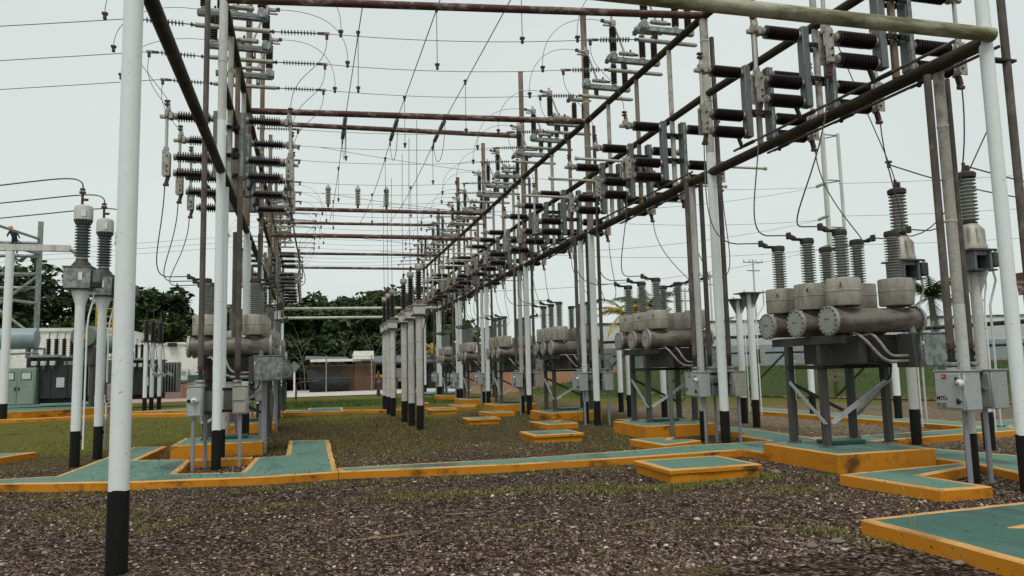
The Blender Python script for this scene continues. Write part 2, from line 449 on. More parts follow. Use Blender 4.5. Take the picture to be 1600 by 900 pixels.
# shallow cable-pit covers down the corridor: an ochre base and a lid that overhangs it
for k, (x0, x1, y0, y1) in enumerate(((4.80, 6.24, 9.52, 10.72), (4.70, 5.86, 15.62, 16.72), (4.55, 5.52, 21.62, 22.55), (4.4, 5.4, 27.5, 28.5), (4.3, 5.3, 33.6, 34.6))):
    t = empty('pit_cover', ((x0 + x1) / 2, (y0 + y1) / 2, 0)); a, b_ = (x1 - x0) / 2, (y1 - y0) / 2
    tag(t, '%s ochre rimmed cable pit cover with teal lid on the gravel' % (ORD[k] if k else 'biggest and frontmost'), 'pit cover', 'cable pit covers along the corridor')
    m = MB(); m.box((0, 0, .03), (2 * a - .06, 2 * b_ - .06, .14), M['yside'], None, .012); m.build('pit_wall', t, False)
    slab('lid', [(-a, -b_), (a, -b_), (a, b_), (-a, b_)], .165, .085, t, .105)
    SLABS.append([(x0, y0), (x1, y0), (x1, y1), (x0, y1)])
# ------------------------------------------------------------------ the two rows of pipe gantry
RA = [(8.25, 7.15), (8.0, 13.4), (7.68, 19.4), (7.54, 25.45), (7.56, 31.7), (7.6, 37.75), (7.6, 43.8), (7.6, 49.85)]
LA = [(-1.52, 7.1), (-1.5, 14.07), (-1.5, 20.12), (-1.5, 26.17), (-1.5, 32.2), (-1.5, 38.3), (-1.5, 44.3), (-1.5, 50.3)]
ROW = {1: RA, -1: LA}
RZ = {1: {'top': (8.80, 8.84, 8.55, 8.47, 8.44, 8.44, 8.43, 8.42), 'middle': (7.12, 7.16, 6.92, 6.88, 6.87, 6.87, 6.86, 6.86), 'low': (5.55, 5.50, 5.34, 5.27, 5.24, 5.22, 5.20, 5.19)},
      -1: {'top': (8.48,) * 8, 'middle': (6.94,) * 8, 'low': (5.36, 5.27) + (5.28,) * 6}}
LOW0 = 5.38
def rail_z(s, which, y):
    P, Z = ROW[s], RZ[s][which]
    for k in range(len(P) - 1):
        if y <= P[k + 1][1] or k == len(P) - 2:
            f = (y - P[k][1]) / (P[k + 1][1] - P[k][1]); return Z[k] + (Z[k + 1] - Z[k]) * f
LW = lambda s, y: rail_z(s, 'low', y)
def rz(s, y): return rail_z(s, 'top', y)
def rail_x(s, y):
    P = ROW[s]
    for (x0, y0), (x1, y1) in zip(P, P[1:]):
        if y <= y1 or (x1, y1) == P[-1]: return x0 + (x1 - x0) * (y - y0) / (y1 - y0)

def pole(x, y, h, r, lab, white_to=None, upper='rustpole', band=.66, mat='white', name='gantry_pole', cat='steel pole', group='white gantry poles with black feet', bands=True):
    if y < 8: bands = False
    t = empty(name, (x, y, 0)); tag(t, lab, cat, group)
    wt = min(white_to or h, h)
    m = MB(); m.cyl((0, 0, band), (0, 0, wt), r, M[mat], seg=20)
    if bands:
        for z in (1.35, 2.9, 4.4):
            if band < z < wt: m.cyl((0, 0, z), (0, 0, z + .012), r + .003, M[mat], seg=20)
    m.build('shaft', t)
    # uneven paint line
    rnd = random.Random(int(x * 100 + y * 37)); vs, fs = [], []
    n = 20
    for k in range(n):
        a = 2 * PI * k / n; vs.append(((r + .005) * math.cos(a), (r + .005) * math.sin(a), -.1))
    for k in range(n):
        a = 2 * PI * k / n; vs.append(((r + .004) * math.cos(a), (r + .004) * math.sin(a), band + .012 * math.sin(a * 2 + x) + rnd.uniform(-.006, .006)))
    fs = [(k, (k + 1) % n, n + (k + 1) % n, n + k) for k in range(n)]
    MB().add(vs, fs, M['black']).build('black_band', t)
    if wt < h:
        u = MB(); u.cyl((0, 0, wt), (0, 0, h), r * .97, M[upper], seg=20)
        u.cyl((0, 0, h), (0, 0, h + .02), r * 1.05, M[upper], seg=20)
        for z in np.arange(wt + 1.1, h - .2, 1.3): u.cyl((0, 0, z), (0, 0, z + .025), r + .004, M['white_old'], seg=20)
        u.build('bare_shaft', t)
    return t

TALL = {1: [8.9, 8.75, 11.7, 12.4, 11.6, 11.6, 11.2, 8.9], -1: [8.8, 9.5, 12.6, 12.6, 11.6, 11.2, 10.8, 8.9]}
for s in (1, -1):
    for n, (x, y) in enumerate(ROW[s]):
        wt = {(1, 0): None, (-1, 0): None, (1, 1): 5.9, (-1, 1): 6.2}.get((s, n), 5.4)
        up = {(1, 1): 'grime', (-1, 1): 'white_old'}.get((s, n), 'rustpole')
        lab = {(-1, 0): 'thick clean white pole with black foot nearest the camera, alone on the gravel',
               (1, 0): 'white pole at the right edge whose top carries the mossy cross pipe'}.get((s, n),
               'white pole with black foot, %s along the %s gantry, carrying the top rail' % (ORD[n], SIDE[s]))
        pole(x, y, TALL[s][n], (.080 if n == 0 else .09) if s == 1 else (.082 if n == 0 else .078), lab, wt, up)
        # the shorter post that stands just behind, under the low rail
        if (s, n) == (-1, 0): continue
        bx, by = x + (.05 if (s, n) == (1, 0) else -.02), y + (.8 if s == 1 else .87)
        z = LW(s, by) - .1
        pole(bx, by, z, .076 if n else .072, ('stained steel post behind the stencilled cabinet, reaching only to the low rail' if (s, n) == (1, 0) else
             'shorter white post just behind the %s pole of the %s gantry, under the low rail' % (ORD[n], SIDE[s])),
             2.3 if n == 0 else None, 'rod' if False else 'grime', .62, 'white_old' if s == 1 and n in (0, 1, 3) else 'white', 'gantry_post', 'steel post', 'short posts under the low rail')

# rails that run along the rows
for s in (1, -1):
    for r, mt, nm in ((.082 if s == 1 else .075, 'rail', 'top'), (.075 if s == 1 else .07, 'rail', 'middle'), (.092 if s == 1 else .078, 'rail', 'low')):
        pts = [(x, y, z) for (x, y), z in zip(ROW[s], RZ[s][nm])]
        if nm == 'middle' and s == -1: pts = pts[1:]
        if nm == 'top' and s == -1: pts = pts[1:]
        # finer pieces
        fine = []
        for a, b_ in zip(pts, pts[1:]):
            for k in range(6): fine.append(Vector(a).lerp(Vector(b_), k / 6))
        fine.append(Vector(pts[-1]))
        m = MB(); m.tube(fine, r, M[mt], 14)
        o = m.build('gantry_rail')
        tag(o, 'long dark %s rail pipe running into the distance along the %s gantry' % (nm, SIDE[s]), 'pipe rail', 'rail pipes along the gantries')

def cross(p0, p1, r, mat, lab, name='cross_pipe'):
    o = MB().tube([Vector(p0).lerp(Vector(p1), k / 10) for k in range(11)], r, M[mat], 14).build(name)
    tag(o, lab, 'cross pipe', 'pipes across the corridor'); return o
cross((8.25, 7.05, 5.60), (-1.52, 7.1, 5.55), .088, 'moss', 'pale cross pipe stained green with moss, overhead nearest the camera')
def rowpt(s, n, dz=0): x, y = ROW[s][n]; return (x, y, rz(s, y) + dz)
cross(rowpt(1, 1, .03), rowpt(-1, 1, .03), .075, 'rust', 'flaking rust red cross pipe between the second poles of the two gantries')
cross(rowpt(1, 2, .0), rowpt(-1, 2, .0), .082, 'rust', 'flaking rust red cross pipe between the third poles, hung with three line strings')
cross((7.54, 25.45, 10.0), (-1.5, 26.17, 10.15), .085, 'rust', 'rusty cross pipe set higher between the fourth poles')
cross(rowpt(1, 4), rowpt(-1, 4), .085, 'rust', 'dark rusty cross pipe carrying three grey arresters')
cross((7.6, 43.8, 10.25), (-1.5, 44.3, 10.25), .085, 'rust', 'thin high cross pipe between the seventh poles')
cross((7.56, 31.7, 7.3), (-1.5, 32.2, 7.35), .075, 'rust', 'thin rusty cross pipe hung just under the arrester pipe')
cross(rowpt(1, 5), rowpt(-1, 5), .08, 'rust', 'dark rusty cross pipe between the sixth poles')
cross(rowpt(1, 6), rowpt(-1, 6), .08, 'rust', 'thin rusty cross pipe at top rail height between the seventh poles')
cross(rowpt(1, 7), rowpt(-1, 7), .08, 'rust', 'farthest cross pipe at top rail height')
cross((7.6, 44.0, 5.3), (-1.5, 44.5, 5.3), .085, 'white_old', 'pale low cross pipe in front of the trees at the corridor end')
cross((7.6, 50.0, 5.2), (-1.5, 50.5, 5.2), .085, 'white_old', 'farthest pale low cross pipe in front of the trees')

# ------------------------------------------------------------------ insulator shapes
def ribbed(n, L, core, shed, h0=0.0, gap=.0, tip=.35):
    """profile of a ribbed porcelain stack of length L"""
    p = [(core, h0)]; d = L / n
    for k in range(n):
        z = h0 + k * d
        p += [(core, z + d * .18), (shed, z + d * .42), (shed, z + d * .42 + d * tip * .45), (core, z + d * .86)]
    p.append((core, h0 + L))
    return p

def ins_mesh(name, n, L, core, shed, mat, foot='alu', fr=.07, fl=.06, seg=18):
    m = MB()
    m.lathe([(fr * .8, 0), (fr, .01), (fr, fl * .6), (core * .95, fl)], M[foot], seg=14)
    m.lathe(ribbed(n, L, core, shed, fl), M[mat], seg=seg)
    m.lathe([(core * .95, fl + L), (fr, fl + L + fl * .4), (fr, fl + L + fl * .9), (fr * .8, fl + L + fl)], M[foot], seg=14)
    return m.mesh(name)
INS_H = ins_mesh('switch_insulator', 13, .60, .060, .110, 'ins')
INS_TOP = ins_mesh('tall_insulator', 12, .60, .052, .090, 'ins')
INS_SHORT = ins_mesh('short_insulator', 11, .52, .050, .084, 'ins')
def inst(mesh, name, parent, loc, axis=(0, 0, 1)):
    o = bpy.data.objects.new(name, mesh); C.objects.link(o); o.parent = parent; o.location = loc
    o.rotation_euler = Vector(axis).to_track_quat('Z', 'Y').to_euler()
    return o

# ------------------------------------------------------------------ side-mounted disconnector (local +X = outwards from the post)
def side_switch(opened):
    t = empty('side_disconnector')
    m = MB(); m.box((.24, 0, 6.26), (.13, .16, 1.36), M['galv_dark'], None, .01)
    m.box((.24, -.083, 6.26), (.05, .012, 1.34), M['galv'])
    m.build('channel', t)
    for z in (6.05, 6.62):
        m = MB(); m.box((.085, -.095, z), (.22, .03, .07), M['dark']); m.box((.085, .095, z), (.22, .03, .07), M['dark'])
        for q in (-.02, .1): m.cyl((q, -.16, z), (q, .16, z), .012, M['dark'], seg=6)
        m.build('clamp', t)
    for z in (6.80, 5.98, 5.66):
        inst(INS_H, 'insulator', t, (.305, 0, z), (1, 0, .0))
    # contact castings
    m = MB(); m.box((1.085, 0, 6.80), (.1, .13, .15), M['alu'], None, .02); m.box((1.16, 0, 6.84), (.07, .17, .17), M['alu'], None, .02)
    m.box((1.12, .0, 6.98), (.035, .05, .16), M['alu'], Matrix.Rotation(.2, 3, 'Y')); m.box((1.23, 0, 6.78), (.12, .07, .07), M['alu'], None, .01)
    m.cyl((1.16, 0, 6.9), (1.16, 0, 7.12), .022, M['brass'], seg=8)
    for q in (7.03, 7.1): m.box((1.16, 0, q), (.1, .06, .035), M['brass'])
    m.build('fixed_contact', t)
    m = MB()
    m.box((1.10, 0, 5.82), (.05, .15, .46), M['alu'], None, .012); m.box((1.16, .07, 5.84), (.12, .018, .5), M['alu']); m.box((1.16, -.07, 5.84), (.12, .018, .5), M['alu'])
    for q in (5.68, 5.78, 5.98): m.cyl((1.13, -.1, q), (1.13, .1, q), .016, M['dark'], seg=6)
    m.box((1.13, 0, 5.52), (.06, .07, .14), M['brass'], Matrix.Rotation(-.25, 3, 'Y')); m.box((1.15, 0, 5.42), (.1, .06, .05), M['brass'])
    m.build('hinge', t)
    m = MB()
    if opened:
        m.cyl((1.15, 0, 5.98), (2.30, 0, 5.99), .030, M['blade'], seg=10); m.cyl((2.30, 0, 5.99), (2.36, 0, 5.99), .044, M['blade'], seg=10)
        m.box((1.2, 0, 5.98), (.14, .09, .1), M['alu'], None, .01)
    else:
        m.cyl((1.16, 0, 5.85), (1.16, 0, 6.97), .030, M['blade'], seg=10); m.box((1.16, 0, 6.1), (.09, .09, .14), M['alu'], None, .01)
    m.build('blade', t)
    m = MB(); m.box((.42, 0, 5.47), (.05, .05, .2), M['dark'], Matrix.Rotation(.35, 3, 'Y')); m.cyl((.36, -.12, 5.40), (.36, .12, 5.40), .02, M['dark'], seg=6)
    m.build('crank', t)
    return t

# ------------------------------------------------------------------ disconnector on top of the row (local +X = towards the corridor)
def top_switch():
    t = empty('top_disconnector')
    m = MB(); m.cyl((-.68, 0, .13), (.74, 0, .13), .05, M['grime'], seg=12); m.cyl((.74, 0, .13), (.80, 0, .13), .03, M['brass'], seg=8)
    m.cyl((-.72, 0, .13), (-.68, 0, .13), .035, M['galv'], seg=8); m.build('support_pipe', t)
    for x in (.30, -.3):
        m = MB(); m.box((x, 0, .25), (.03, .12, .16), M['dark']); m.box((x + .05, 0, .25), (.03, .12, .16), M['dark']); m.box((x + .025, 0, .2), (.05, .05, .03), M['dark'])
        m.build('bracket', t)
    m = MB(); m.box((.0, 0, .40), (1.30, .13, .13), M['galv'], None, .012); m.box((.0, -.068, .40), (1.28, .01, .05), M['galv_dark'])
    m.box((.60, 0, .46), (.2, .2, .2), M['galv'], None, .03)
    m.build('channel', t)
    inst(INS_TOP, 'insulator', t, (.58, 0, .56)); inst(INS_SHORT, 'insulator', t, (-.2, 0, .465)); inst(INS_SHORT, 'insulator', t, (-.52, 0, .465))
    m = MB(); m.box((.58, 0, 1.34), (.16, .14, .16), M['alu'], None, .03); m.box((.70, 0, 1.36), (.2, .07, .07), M['alu'], None, .01); m.box((.72, 0, 1.27), (.22, .05, .03), M['alu'])
    m.box((.84, 0, 1.38), (.08, .06, .07), M['brass']); m.cyl((.6, 0, 1.4), (.6, 0, 1.5), .03, M['alu'], seg=8)
    m.build('jaw', t)
    m = MB(); m.box((-.36, 0, 1.20), (.62, .13, .11), M['alu'], None, .03); m.box((-.70, 0, 1.19), (.14, .08, .06), M['alu'], None, .02)
    m.box((-.1, 0, 1.26), (.16, .16, .13), M['alu'], None, .03); m.cyl((-.3, 0, 1.25), (-.3, 0, 1.33), .03, M['dark'], seg=8); m.cyl((-.5, 0, 1.25), (-.5, 0, 1.32), .025, M['dark'], seg=8)
    m.box((-.02, 0, 1.15), (.09, .1, .1), M['brass'])
    m.build('hinge_block', t)
    m = MB(); m.cyl((.30, .03, .60), (.545, .03, 1.27), .026, M['blade'], seg=8); m.box((.22, .0, .58), (.42, .11, .09), M['alu'], None, .025); m.box((-.02, 0, .57), (.12, .05, .05), M['brass'])
    m.cyl((.12, 0, .62), (.12, 0, .69), .025, M['dark'], seg=8)
    m.build('blade', t)
    return t

def phase_y(s, n, p): return ROW[s][n][1] + (1.42, 3.0, 4.6)[p]
def place(proto, used, loc, rz_):
    o = proto if not used[0] else copy_tree(proto)
    used[0] = True
    o.location = loc; o.rotation_euler = (0, 0, rz_)
    return o
pc, uc = side_switch(False), [False]
po, uo = side_switch(True), [False]
pt, ut = top_switch(), [False]
NB = {1: 7, -1: 7}
LEFT_FULL = (1, 4, 5)
for s in (1, -1):
    for n in range(NB[s]):
        if s == -1 and n not in LEFT_FULL: continue
        for p in range(3):
            y = phase_y(s, n, p); x = rail_x(s, y)
            lz = LW(s, y); tz = rz(s, y)
            where = '%s of three, %s bay, %s gantry' % (PH[p], ORD[n], SIDE[s])
            m = MB(); m.cyl((0, 0, lz + .09), (0, 0, tz - .06), .054, M['grime' if (n + p) % 2 else 'rustpole'], seg=12)
            o = m.build('switch_post'); o.location = (x, y, 0)
            tag(o, 'upright pipe between low and top rail, ' + where, 'post', 'upright pipes carrying the switches')
            for d in (1, -1):
                op = (n == 1 and s == 1) or (n == 3 and d == -s and s == 1) or (s == 1 and n == 4 and p == 1)
                o = place(*((po, uo) if op else (pc, uc)), (x, y, lz - LOW0), 0 if d == 1 else PI)
                inner = 'corridor side' if d == -s else 'outer side'
                tag(o, ('open switch with arm out, %s, %s' if op else 'side switch, blade upright, %s, %s') % (inner, where), 'disconnector', 'side switches with dark ribbed insulators')
            if s == 1 and n == 0: continue
            o = place(pt, ut, (x, y, tz), 0 if s == -1 else PI)
            tag(o, 'overhead switch on the top rail, ' + where, 'disconnector', 'overhead switches on the top rails')
# ------------------------------------------------------------------ drive cabinets on the poles
def drive(lab, loc, rod, rod_top, conduits, mat='box', size=(.44, .30, .48), zc=1.18, pole_dx=.0, knob=True, writing=None, sticker=False, side='front', west=False):
    """loc = centre of the cabinet; rod, conduits = offsets in x, y"""
    t = empty('drive_cabinet', (loc[0], loc[1], 0)); tag(t, lab, 'control cabinet', 'drive cabinets on the gantry poles')
    w, d, h = size
    if west:
        t.rotation_euler = (0, 0, -PI / 2); rod = (-rod[1], rod[0]); conduits = [(-b_, a) for a, b_ in conduits]
    m = MB(); m.box((0, 0, zc), (w, d, h), M[mat], None, .012); m.box((0, 0, zc + h / 2 + .008), (w + .03, d + .03, .014), M[mat])
    m.build('cabinet_body', t)
    if side == 'front':
        m = MB(); m.box((-.01, -d / 2 - .012, zc), (w - .06, .02, h - .05), M[mat], None, .008); dr = m.build('door', t)
        m = MB()
        for q in (-.13, .14):
            m = MB(); m.box((w / 2 - .09, -d / 2 - .035, zc + q), (.035, .03, .07), M['dark'], None, .008); m.box((w / 2 - .065, -d / 2 - .035, zc + q), (.05, .02, .022), M['dark'])
            m.build('latch', dr)
    else:
        m = MB(); m.box((0, -d / 2 - .01, zc), (w - .05, .016, h - .05), M[mat], None, .006); dr = m.build('door', t)
        m = MB(); m.box((-.02, -d / 2 - .03, zc + .02), (w * .8, .02, .035), M[mat]); m.build('latch', dr)
    if knob:
        kx = w / 2 - .02 if side == 'front' else 0
        m = MB(); m.lathe([(.03, 0), (.045, .01), (.05, .05), (.03, .07)], M['knob'], (kx, -d / 2 - .02, zc + .10 if side == 'front' else zc + .02), (0, -1, 0), 14)
        m.lathe([(.02, 0), (.028, .02), (.02, .045)], M['alu'], (kx, -d / 2 - .085, zc + .10 if side == 'front' else zc + .02), (0, -1, 0), 12)
        m.box((kx - .07, -d / 2 - .03, zc + .10 if side == 'front' else zc + .02), (.09, .02, .035), M['alu'])
        m.build('indicator', t)
    if sticker:
        m = MB(); m.box((-.06, -d / 2 - .0245, zc + h / 2 - .065), (.075, .003, .06), M['label_red']); stk = m.build('sticker', t)
        text('N°5', .022, M['knob'], stk, (-.085, -d / 2 - .027, zc + h / 2 - .07), (PI / 2, 0, 0))
    if writing:
        for i, line in enumerate(writing):
            text(line, .072, M['ink'], t, (-w / 2 + .035, -d / 2 - .0235, zc - .12 - .085 * i), (PI / 2, 0, 0))
    m = MB()
    if west:
        sy = 1 if pole_dx > 0 else -1
        m.box((-.06, sy * (d / 2 + abs(pole_dx) / 2), zc), (w * .7, abs(pole_dx) + .02, .05), M['dark']); m.box((-.06, sy * (d / 2 + abs(pole_dx) / 2), zc + h / 2 - .04), (w * .8, abs(pole_dx) + .02, .05), M['dark'])
        m.box((-.06, sy * (d / 2 + .01), zc), (w * .6, .02, h * .9), M['galv_dark'])
    else:
        m.box((pole_dx / 2, d / 2 + .02, zc + h / 2 - .05), (abs(pole_dx) + .1, .06, .05), M['dark']); m.box((pole_dx / 2, d / 2 + .02, zc - h / 2 + .05), (abs(pole_dx) + .1, .06, .05), M['dark'])
        m.box((pole_dx / 2, d / 2 + .015, zc), (abs(pole_dx) + .06, .03, h * .9), M['galv_dark'])
    m.build('bracket', t)
    rx, ry = rod
    m = MB(); m.cyl((rx, ry, zc + h / 2 + .32), (rx, ry, rod_top), .05, M['rod'], seg=12); m.build('operating_rod', t)
    m = MB(); m.cyl((rx, ry, zc + h / 2), (rx, ry, zc + h / 2 + .05), .085, M['alu'], seg=14)
    m.box((rx, ry, zc + h / 2 + .16), (.07, .07, .24), M['dark'], None, .01); m.box((rx, ry, zc + h / 2 + .09), (.15, .12, .05), M['galv'], None, .01)
    for q in (.14, .25): m.cyl((rx - .07, ry, zc + h / 2 + q), (rx + .07, ry, zc + h / 2 + q), .014, M['brass'], seg=6)
    m.cyl((rx, ry, zc + h / 2 + .28), (rx, ry, zc + h / 2 + .36), .052, M['brass'], seg=12)
    m.build('coupling', t)
    for cx_, cy_ in conduits:
        m = MB(); m.cyl((cx_, cy_, -.06), (cx_, cy_, zc - h / 2 + .01), .033, M['conduit'], seg=10); m.build('conduit', t)
    return t

for n in range(7):
    ax, ay = RA[n]
    wh = '%s pole pair, right gantry' % ORD[n]
    if n == 0:
        drive('grey cabinet with black stencilled letters and red sticker on the front steel post', (8.07, 7.85, 0), (.0, .06), 5.4, [(.03, -.04)], size=(.46, .26, .49), pole_dx=.14, writing=('MTD-', '0125'), sticker=True, west=True)
        drive('plain grey cabinet just behind the stencilled one, rod reaching to the rail', (8.60, 7.94, 0), (-.14, .05), 5.4, [(-.10, -.06)], size=(.46, .26, .49), pole_dx=-.2, knob=False, side='plain', west=True)
        m = MB(); m.cyl((0, 0, .3), (0, 0, 9.2), .05, M['rod'], seg=12)
        for z in (5.35, 7.2): m.box((-.1, 0, z), (.42, .1, .03), M['dark'])
        o = m.build('operating_rod'); o.location = (8.62, 7.2, 0); tag(o, 'dark brown rod clamped beside the right edge pole', 'rod')
        continue
    drive('grey cabinet with white knob left of the white posts, ' + wh, (ax - .27, ay + .50, 0), (.0, .08), LW(1, ay), [(.06, -.12)], size=(.54, .26, .49), pole_dx=.1, sticker=(n == 1), west=True, writing=('G5',) if n == 1 else None)
    if n < 4: drive('grey cabinet between the two white posts, ' + wh, (ax + .17, ay + .74, 0), (-.02, -.02), LW(1, ay), [(.02, -.08)], 'box', size=(.46, .26, .49), pole_dx=-.1, knob=False, side='plain', west=True)
    drive('cabinet on the outer side with a tall rod, ' + wh, (ax + .36, ay + .18, 0), (-.08, .0), 8.5 if n < 4 else LW(1, ay), [(.02, -.1)], 'box2' if n % 2 else 'box', size=(.48, .26, .49), pole_dx=-.2, knob=False, side='plain', west=True)
for n in range(1, 6):
    ax, ay = LA[n]
    wh = '%s pole pair, left gantry' % ORD[n]
    drive('pale grey cabinet with round knob, ' + wh, (ax - .36, ay + .12, 0), (.06, .06), 8.9 if n == 1 else LW(-1, ay), [(-.02, -.1), (.13, .3)], 'box', size=(.25, .36, .52), zc=1.16, pole_dx=.3, side='plain')
    if n < 4: drive('beige grey cabinet with ridged door and no knob, ' + wh, (ax + .36, ay + .35, 0), (-.06, .02), LW(-1, ay), [(.0, -.08)], 'box2', size=(.25, .36, .49), zc=1.16, pole_dx=-.28, knob=False, side='plain')

# ------------------------------------------------------------------ circuit breakers
BUSH = ins_mesh('bushing_insulator', 14, .60, .064, .118, 'ins_grey', 'flange', .10, .03)
def breaker():
    t = empty('circuit_breaker')
    H = .26
    legs = ((-.34, -.10), (.88, -.04), (-.36, .70), (.90, .80))
    for x, y in legs:
        m = MB(); m.box((x, y, H + .80), (.10, .015, 1.58), M['steel']); m.box((x - .045, y + .045, H + .80), (.015, .10, 1.58), M['steel']); m.box((x + .045, y + .045, H + .80), (.015, .10, 1.58), M['steel'])
        m.box((x, y + .04, H + .012), (.17, .17, .02), M['galv_dark'])
        for a in (-.06, .06): m.cyl((x + a, y - .03, H + .02), (x + a, y - .03, H + .05), .012, M['dark'], seg=6)
        m.build('leg', t)
    m = MB()
    for x in (-.36, .88):
        m.box((x, .25, H + 1.66), (.11, 1.75, .13), M['steel'], None, .01)
    m.box((.26, -.115, H + 1.24), (1.2, .03, .06), M['dark']); m.box((.26, .80, H + 1.24), (1.2, .03, .06), M['dark']); m.box((-.40, .3, H + 1.24), (.03, .9, .06), M['dark']); m.box((.95, .36, H + 1.24), (.03, .9, .06), M['dark'])
    m.build('frame', t)
    for a, b_, mt in (((-.40, -.14, H + .36), (-.42, .66, H + .98), 'brace'), ((-.30, -.18, H + .36), (.84, -.14, H + 1.0), 'brace'),
                      ((.95, .78, H + .40), (.97, .0, H + 1.0), 'brace'), ((-.34, .86, H + 1.0), (.86, .86, H + .40), 'steel')):
        MB().angle(a, b_, .058, M[mt], .009).build('brace', t)
    for k, y in enumerate((-.62, .16, .94)):
        m = MB(); z = H + 1.94
        m.lathe([(.188, -.58), (.188, .98)], M['tank'], (0, y, z), (1, 0, 0), 26)
        for x in (-.5, .95): m.cyl((x, y, z), (x + .02, y, z), .196, M['tank'], seg=24)
        tk = m.build('tank', t)
        for x0, dr in ((-.60, -1), (.98, 1)):
            m = MB(); m.lathe([(.222, 0), (.222, .022), (.219, .022), (.219, .026), (.222, .026), (.222, .048), (.12, .056)], M['flange'], (x0 + (.024 if dr < 0 else -.024), y, z), (dr, 0, 0), 26)
            for q in range(16):
                a = 2 * PI * q / 16
                c = Vector((x0 + dr * .02, y + .198 * math.cos(a), z + .198 * math.sin(a)))
                m.cyl(c - Vector((.05 * dr, 0, 0)), c + Vector((.022 * dr, 0, 0)), .013, M['cap'], seg=6)
            for q in (-.03, .03): m.cyl((x0 + dr * .02, y + q, z + .02), (x0 + dr * .048, y + q, z + .02), .010, M['dark'], seg=6)
            m.build('end_flange', tk)
        for x, dr in ((-.30, -1), (.66, 1)):
            m = MB(); m.lathe([(.11, 0), (.11, .30)], M['tank'], (x, y, z + .1), seg=16)
            m.lathe([(.13, .0), (.24, .01), (.250, .03), (.250, .22), (.257, .225), (.257, .243), (.250, .249), (.250, .405), (.24, .425), (.11, .435)], M['turret'], (x, y, z + .215), seg=30)
            m.box((x + .02, y - .02, z + .21), (.20, .3, .02), M['dark'])
            tu = m.build('bushing_turret', t)
            if dr < 0: text(str((2, 4, 6)[k]), .085, M['ink'], tu, (x - .25 * .80 - .012, y - .25 * .62 - .012, z + .50), (PI / 2, 0, -.90))
            inst(BUSH, 'bushing', tu, (x, y, z + .645))
            zt = z + .645 + .66
            m = MB(); m.lathe([(.085, 0), (.108, .01), (.112, .06), (.10, .09), (.06, .10)], M['cap'], (x, y, zt), seg=20)
            m.box((x + dr * .16, y, zt + .075), (.20, .05, .045), M['cap'], None, .01)
            m.box((x + dr * .27, y, zt + .10), (.10, .07, .07), M['cap'], Matrix.Rotation(-.4 * dr, 3, 'Y'), .01); m.box((x + dr * .34, y, zt + .13), (.06, .08, .11), M['cap'], None, .01)
            for q in (-.02, .03): m.cyl((x + dr * .18 + q, y - .05, zt + .08), (x + dr * .18 + q, y + .05, zt + .08), .012, M['dark'], seg=6)
            m.build('terminal', tu)
    m = MB(); m.box((.33, .12, H + 1.50), (.74, 1.35, .44), M['steel'], None, .02); m.box((.40, -.58, H + 1.46), (.6, .16, .34), M['dark'], None, .02)
    m.build('mechanism_housing', t)
    m = MB(); m.box((.62, -.80, H + 1.46), (.10, .36, .50), M['steel'], None, .01); m.box((.95, -.82, H + 1.46), (.56, .42, .50), M['galv'], None, .012); m.box((.95, -.82, H + 1.72), (.60, .46, .018), M['galv'])
    cb = m.build('control_cabinet', t)
    m = MB(); m.box((.95, -1.04, H + 1.46), (.50, .02, .45), M['galv'], None, .006); m.box((1.16, -1.06, H + 1.34), (.05, .03, .09), M['galv_dark'], None, .008); m.box((.70, -1.04, H + 1.57), (.04, .02, .06), M['knob'], None, .01)
    m.build('door', cb)
    for k, (a, z) in enumerate(((0, 0), (.10, .06))):
        m = MB(); z0 = H + 1.76 - z * .2
        m.tube(bez((-.22 + a * 3, -.62, z0 + .0), (-.10 + a * 2.2, -.85, z0 - .05), (.0 + a * 1.5, -.85, z0 - .42 + z), (.25 + a, -.86, z0 - .45 + z * 1.5), 14) + [Vector((.60, -.86, z0 - .45 + z * 1.5))], .022, M['alu'], 8)
        m.build('conduit', t)
    for k in range(2):
        m = MB(); m.tube(bez((-.2, .2 + k * .2, H + 1.75), (-.15, .1 + k * .2, H + 1.55), (.0, .0 + k * .2, H + 1.32), (.3, .0 + k * .2, H + 1.30)), .018, M['rod'], 8); m.build('conduit', t)
    m = MB(); m.tube(bez((.55, -.3, H + 1.24), (.55, -.3, H + .95), (.75, -.3, H + .95), (.75, -.3, H + 1.24), 12), .015, M['dark'], 6); m.build('cable_loop', t)
    m = MB(); m.cyl((.80, -.75, H + 1.72), (.80, -.72, H + 1.85), .055, M['tank'], seg=12); m.build('fill_valve', t)
    return t

def plinth(x, y, lab, lid=True):
    t = empty('breaker_plinth', (x, y, 0)); tag(t, lab, 'concrete plinth', 'ochre plinths under the breakers')
    o = slab('block', [(-.86, -.93), (.86, -.93), (.86, .88), (-.86, .88)], .26, .06, t)
    SLABS.append([(x - .86, y - .93), (x + .86, y - .93), (x + .86, y + .88), (x - .86, y + .88)])
    m = MB(); m.box((.18, .28, .295), (.62, .42, .065), M['dgreen'], None, .012); m.build('hatch', t)
BPOS = [(8.20, 10.25)] + [(RA[n][0] + .08, RA[n][1] + 2.92) for n in range(1, 6)]
pb, ub = breaker(), [False]
for n, (x, y) in enumerate(BPOS):
    plinth(x, y, ('big ochre plinth with teal top, nearest and largest on the right', 'ochre plinth with teal top, second along the right gantry', 'ochre plinth, third along the right gantry',
                  'ochre plinth, fourth along the right gantry', 'ochre plinth, fifth along the right gantry', 'ochre plinth, sixth and smallest along the right gantry')[n])
    o = place(pb, ub, (x, y, 0), 0)
    tag(o, 'circuit breaker with three tanks and six grey bushings, %s along the right gantry' % ORD[n], 'circuit breaker', 'tank circuit breakers on plinths')
LBPOS = [(-1.70, LA[n][1] + 3.0) for n in range(1, 4)]
